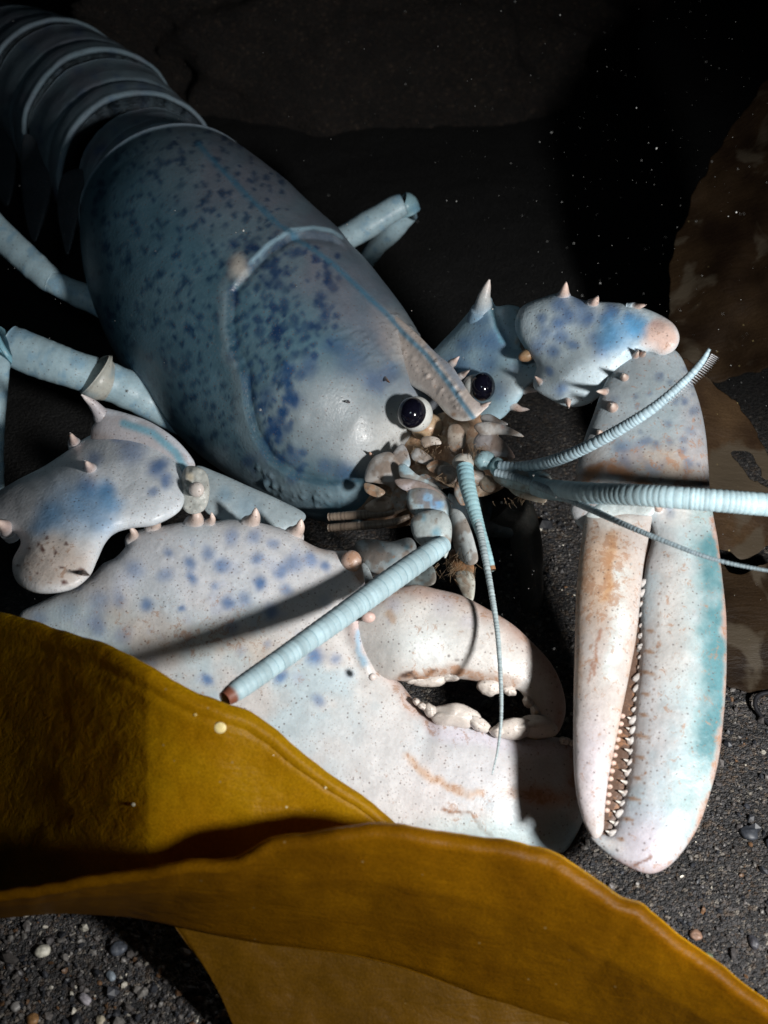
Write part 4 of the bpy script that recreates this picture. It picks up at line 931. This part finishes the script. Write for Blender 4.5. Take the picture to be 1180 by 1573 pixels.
def bristles(m):
    g = np.random.default_rng(4)
    for (x, y, ax, ay, n, s, dd) in ((698, 865, 30, 22, 60, 16, 42.4), (660, 845, 20, 20, 20, 10, 43), (660, 690, 30, 14, 30, 9, 43.9), (735, 690, 20, 14, 24, 10, 43.2), (800, 766, 30, 6, 26, 9, 42), (690, 735, 30, 8, 24, 12, 43.2)):
        for _ in range(n):
            px, py = x+g.normal(0, ax*.5), y+g.normal(0, ay*.5); a = g.uniform(.6, 2.8); l = s*g.uniform(.6, 1.2)
            tube(m, [(px, py, dd), (px+l*.5*math.cos(a), py+l*.5*math.sin(a), dd-.15), (px+l*math.cos(a)+2, py+l*math.sin(a), dd-.2)], [.45, .35, .15], np.array([.22, .15, .09]), 4, 4)
tag(part('bristles', bristles, SOFT), kind='stuff')

# ------------------------------------------------------------------ kelp
def plate(mb, P, th, col=(1, 1, 1, 0)):
    nu, nv = P.shape[:2]
    du = np.gradient(P, axis=0); dv = np.gradient(P, axis=1); n = np.cross(du, dv); n /= np.linalg.norm(n, axis=2)[..., None]+1e-9
    camv = np.array([0, 0, CAMH])-P
    if (n*camv).sum() < 0: n = -n
    j = np.arange(nv); i = np.arange(nu)
    ed = np.minimum(np.minimum(j[None], nv-1-j[None]), np.minimum(i[:, None], nu-1-i[:, None]))
    t = th/2*np.sqrt(np.clip((ed+.15)/3., 0, 1))[..., None]
    A = P+n*t; B = P-n*t; N_ = nu*nv
    V = np.vstack([A.reshape(-1, 3), B.reshape(-1, 3)])
    F = grid_faces(nu, nv, False); F2 = [tuple(k+N_ for k in f[::-1]) for f in F]
    bd = [i*nv for i in range(nu)]+[(nu-1)*nv+j for j in range(1, nv)]+[i*nv+nv-1 for i in range(nu-2, -1, -1)]+[j for j in range(nv-2, 0, -1)]
    S = [(bd[k], bd[(k+1) % len(bd)], bd[(k+1) % len(bd)]+N_, bd[k]+N_) for k in range(len(bd))]
    p = V[list(F[0])]; nn = np.cross(p[1]-p[0], p[2]-p[0])
    if nn@n[0, 0] < 0: F = [f[::-1] for f in F]; F2 = [f[::-1] for f in F2]
    else: S = [s[::-1] for s in S]
    C = np.ones((len(V), 4)) if np.ndim(col) == 1 else np.vstack([col.reshape(-1, 4)]*2)
    mb.add(V, F+F2+S, C)
def blade(name, top, bot, dtop, prof, mat, label, nu=220, nv=70, th=.22, ripple=.10, seed=0, group=None, rim=.5):
    T = catmull(top, 400); T = resample(T, 1); T = T[np.linspace(0, len(T)-1, nu).astype(int)]
    B = catmull(bot, 400); B = resample(B, 1); B = B[np.linspace(0, len(B)-1, nu).astype(int)]
    T = T+np.stack([0*T[:, 0], 7*(fbm(T[:, 0]+seed*31, T[:, 0]*0, 40, 4)-.5)], -1)
    v = np.linspace(0, 1, nv)**1.4
    X = T[:, None, 0]*(1-v)+B[:, None, 0]*v; Y = T[:, None, 1]*(1-v)+B[:, None, 1]*v
    D = dtop(X, Y, v[None])+np.interp(v, *zip(*prof))[None]
    D = D+ripple*(fbm(X+seed*50, Y, 90, 4)-.5)*2+ripple*.4*(fbm(X+seed*50, Y, 25, 3)-.5)
    cc = np.ones(X.shape+(4,)); cc[..., :3] *= 1+(rim*(1-sm(.004, .03, v))[None]*(.5+.9*fbm(X, Y, 60)))[..., None]*np.array([1, 1.45, .8])  # rim colour raised to paint in the glow of light at the edge
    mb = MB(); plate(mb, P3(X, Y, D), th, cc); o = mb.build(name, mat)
    return tag(o, label, 'kelp', group)
G = 'kelp blades around the lobster'
TOP1 = [(-60, 932), (0, 943), (79, 963), (158, 988), (226, 1022), (294, 1062), (342, 1081), (378, 1092), (420, 1121), (473, 1167), (525, 1205), (568, 1236), (612, 1278), (650, 1330)]
BOT1 = [(-60, 1394), (0, 1391), (60, 1386), (120, 1384), (180, 1384), (240, 1388), (300, 1390), (340, 1390), (380, 1390), (420, 1390), (470, 1390), (520, 1390), (560, 1385), (610, 1390)]
blade('kelp_blade', TOP1, BOT1, lambda x, y, v: 32.4+.0055*np.maximum(0, x-230)+.021*np.log1p(np.exp((235-x)/48))*48-.3*sm(950, 1350, y), [(0, .25), (.02, .05), (.05, -.05), (.09, .05), (.12, .02), (1, 1.)], KELP1,
      'broad golden brown kelp blade lying across the lower edge of the large left claw', seed=1, group=G)
TOP2 = [(-60, 1388), (0, 1377), (105, 1357), (210, 1341), (294, 1327), (355, 1324), (389, 1310), (420, 1291), (473, 1284), (525, 1276), (590, 1270), (673, 1280), (730, 1288), (788, 1297), (846, 1311), (875, 1329), (915, 1355), (950, 1379), (984, 1390), (1001, 1407), (1036, 1436), (1076, 1465), (1122, 1500), (1180, 1546), (1240, 1590)]
BOT2 = [(-60, 1402), (0, 1405), (80, 1399), (150, 1402), (210, 1408), (294, 1426), (394, 1447), (473, 1457), (550, 1468), (620, 1486), (680, 1508), (730, 1528), (788, 1548), (850, 1572), (920, 1600), (980, 1625), (1050, 1650), (1120, 1680)]
blade('kelp_blade', TOP2, BOT2, lambda x, y, v: 31.0+.0012*(590-x)*0+.0010*np.abs(x-500), [(0, .7), (.012, .25), (.03, .02), (.07, -.05), (.4, .7), (1, 3.0)], KELP2,
      'folded amber brown kelp blade with a bright rim running along the bottom of the picture', seed=2, group=G, ripple=.09, th=.26, rim=5.)
TOP3 = [(255, 1405), (330, 1415), (420, 1425), (520, 1440), (620, 1460), (720, 1490), (800, 1520), (880, 1560)]
BOT3 = [(345, 1530), (370, 1600), (420, 1650), (500, 1680), (600, 1690), (700, 1690), (800, 1690), (880, 1690)]
blade('kelp_blade', TOP3, BOT3, lambda x, y, v: 34.4-.0016*(y-1400), [(0, 0), (1, 0)], KELP4, 'dull olive kelp blade underneath the front one at the bottom centre', 120, 60, .2, seed=3, group=G)
kb = [o for o in COL.objects if o.name == 'kelp_blade'][0]
def spots_on(mb):
    V = np.array([v.co[:] for v in kb.data.vertices]); px, py, d = proj(V)
    for x, y, rx, ry, c, ro in ((338, 1118, 10, 9, (.75, .62, .30), 0), (300, 1098, 3, 2.4, (.5, .36, .12), 0), (500, 1210, 2, 2, (.6, .5, .3), 0), (420, 1160, 2, 2, (.6, .5, .3), 0), (440, 1240, 2.2, 2, (.5, .4, .2), 0), (205, 1236, 3, 3, (.3, .28, .2), 0)):
        k = np.hypot(px-x, py-y) < 7
        if k.any(): ball(mb, x, y, d[k].min()+.02, rx, ry, min(rx, ry)*.35, np.array(c), ro, 12)
m_ = MB(); spots_on(m_); tag(m_.build('encrusting_specks', SOFT, kb), kind='stuff')
# kelp in the background at right
def kelp_flat(outline, depth, label, k=.05, holes=None, disp=14, mat=KELP3, tint=1.):
    o2 = resample(catmull(outline, len(outline)*14, True), 6, True); q = np.stack([fbm(o2[:, 0]+70, o2[:, 1], 30, 4), fbm(o2[:, 0], o2[:, 1]+170, 30, 4)], -1)-.5
    outline = (o2+26*q).tolist(); mb = MB()
    inflate(mb, outline, depth, lambda x, y: np.tile(np.array([tint, tint, tint, 0.]), (len(x), 1)), k, k, 7, lambda x, y, h: 0*x, smooth=False, cap=12)
    # bend the blade
    V = mb.V[0]; x, y, d = proj(V); d2 = d+disp*d/FPX*3*(fbm(x+300, y, 110, 3)-.5); mb.V[0] = P3(x, y, d2)
    o = mb.build('kelp_blade', mat); tag(o, label, 'kelp', G)
kelp_flat([(1185, 125), (1133, 183), (1094, 233), (1075, 278), (1050, 342), (1034, 367), (1029, 443), (1030, 520), (1050, 560), (1100, 590), (1180, 560), (1300, 500), (1340, 250), (1290, 90)],
          plane((1034, 367, 57), (1300, 300, 54), (1050, 560, 55)), 'tall dark brown kelp blade with pale blotches rising at the right edge')
kelp_flat([(1040, 560), (1075, 575), (1110, 600), (1150, 650), (1185, 705), (1215, 745), (1190, 740), (1165, 725), (1158, 695), (1135, 684), (1124, 700), (1140, 725), (1170, 742), (1215, 775), (1260, 830), (1185, 838), (1150, 852), (1105, 846), (1040, 810)],
          plane((1050, 560, 50), (1200, 740, 49), (1100, 846, 47.5)), 'pale olive kelp blade with a ragged hole behind the slender right claw', tint=1.9, disp=8)
kelp_flat([(1060, 830), (1130, 880), (1200, 860), (1270, 880), (1280, 1075), (1180, 1063), (1115, 1047), (1060, 1000)],
          plane((1060, 850, 46.5), (1250, 880, 46), (1115, 1047, 44.5)), 'dark brown kelp blade lying low on the sand right of the slender claw', tint=.8, disp=8)
# thin dark stalk on the sand at right
mb = MB(); tube(mb, [(1190, 1062, 44), (1166, 1068, 43.8), (1160, 1082, 43.6), (1168, 1098, 43.4), (1190, 1120, 43)], [3, 3.4, 3.4, 3.2, 3], np.array([.012, .012, .015]), 10, 2)
tag(mb.build('weed_stalk', GRIT), 'thin black curved weed stalk on the sand at the right edge', 'weed')

# ------------------------------------------------------------------ drifting specks in the water
def snow():
    g = np.random.default_rng(12); mb = MB()
    for _ in range(1100):
        d = g.uniform(30, 64); x = g.uniform(-20, 1200) if g.random() < .4 else g.uniform(620, 1200); y = g.uniform(-20, 1000)
        p = P3(x, y, d)
        if p[2] < 1: continue
        s = .0085*math.exp(g.normal(0, .45))
        if g.random() < .03: s *= 2.6
        mb.add(IV*s*(1+g.uniform(-.3, .3, (12, 1)))+p, IF, np.r_[np.array([.6, .6, .58])*g.uniform(.12, .7), 0])
    tag(mb.build('drifting_particles', GRIT), 'pale specks drifting in the dark water', 'particles', kind='stuff')
snow()
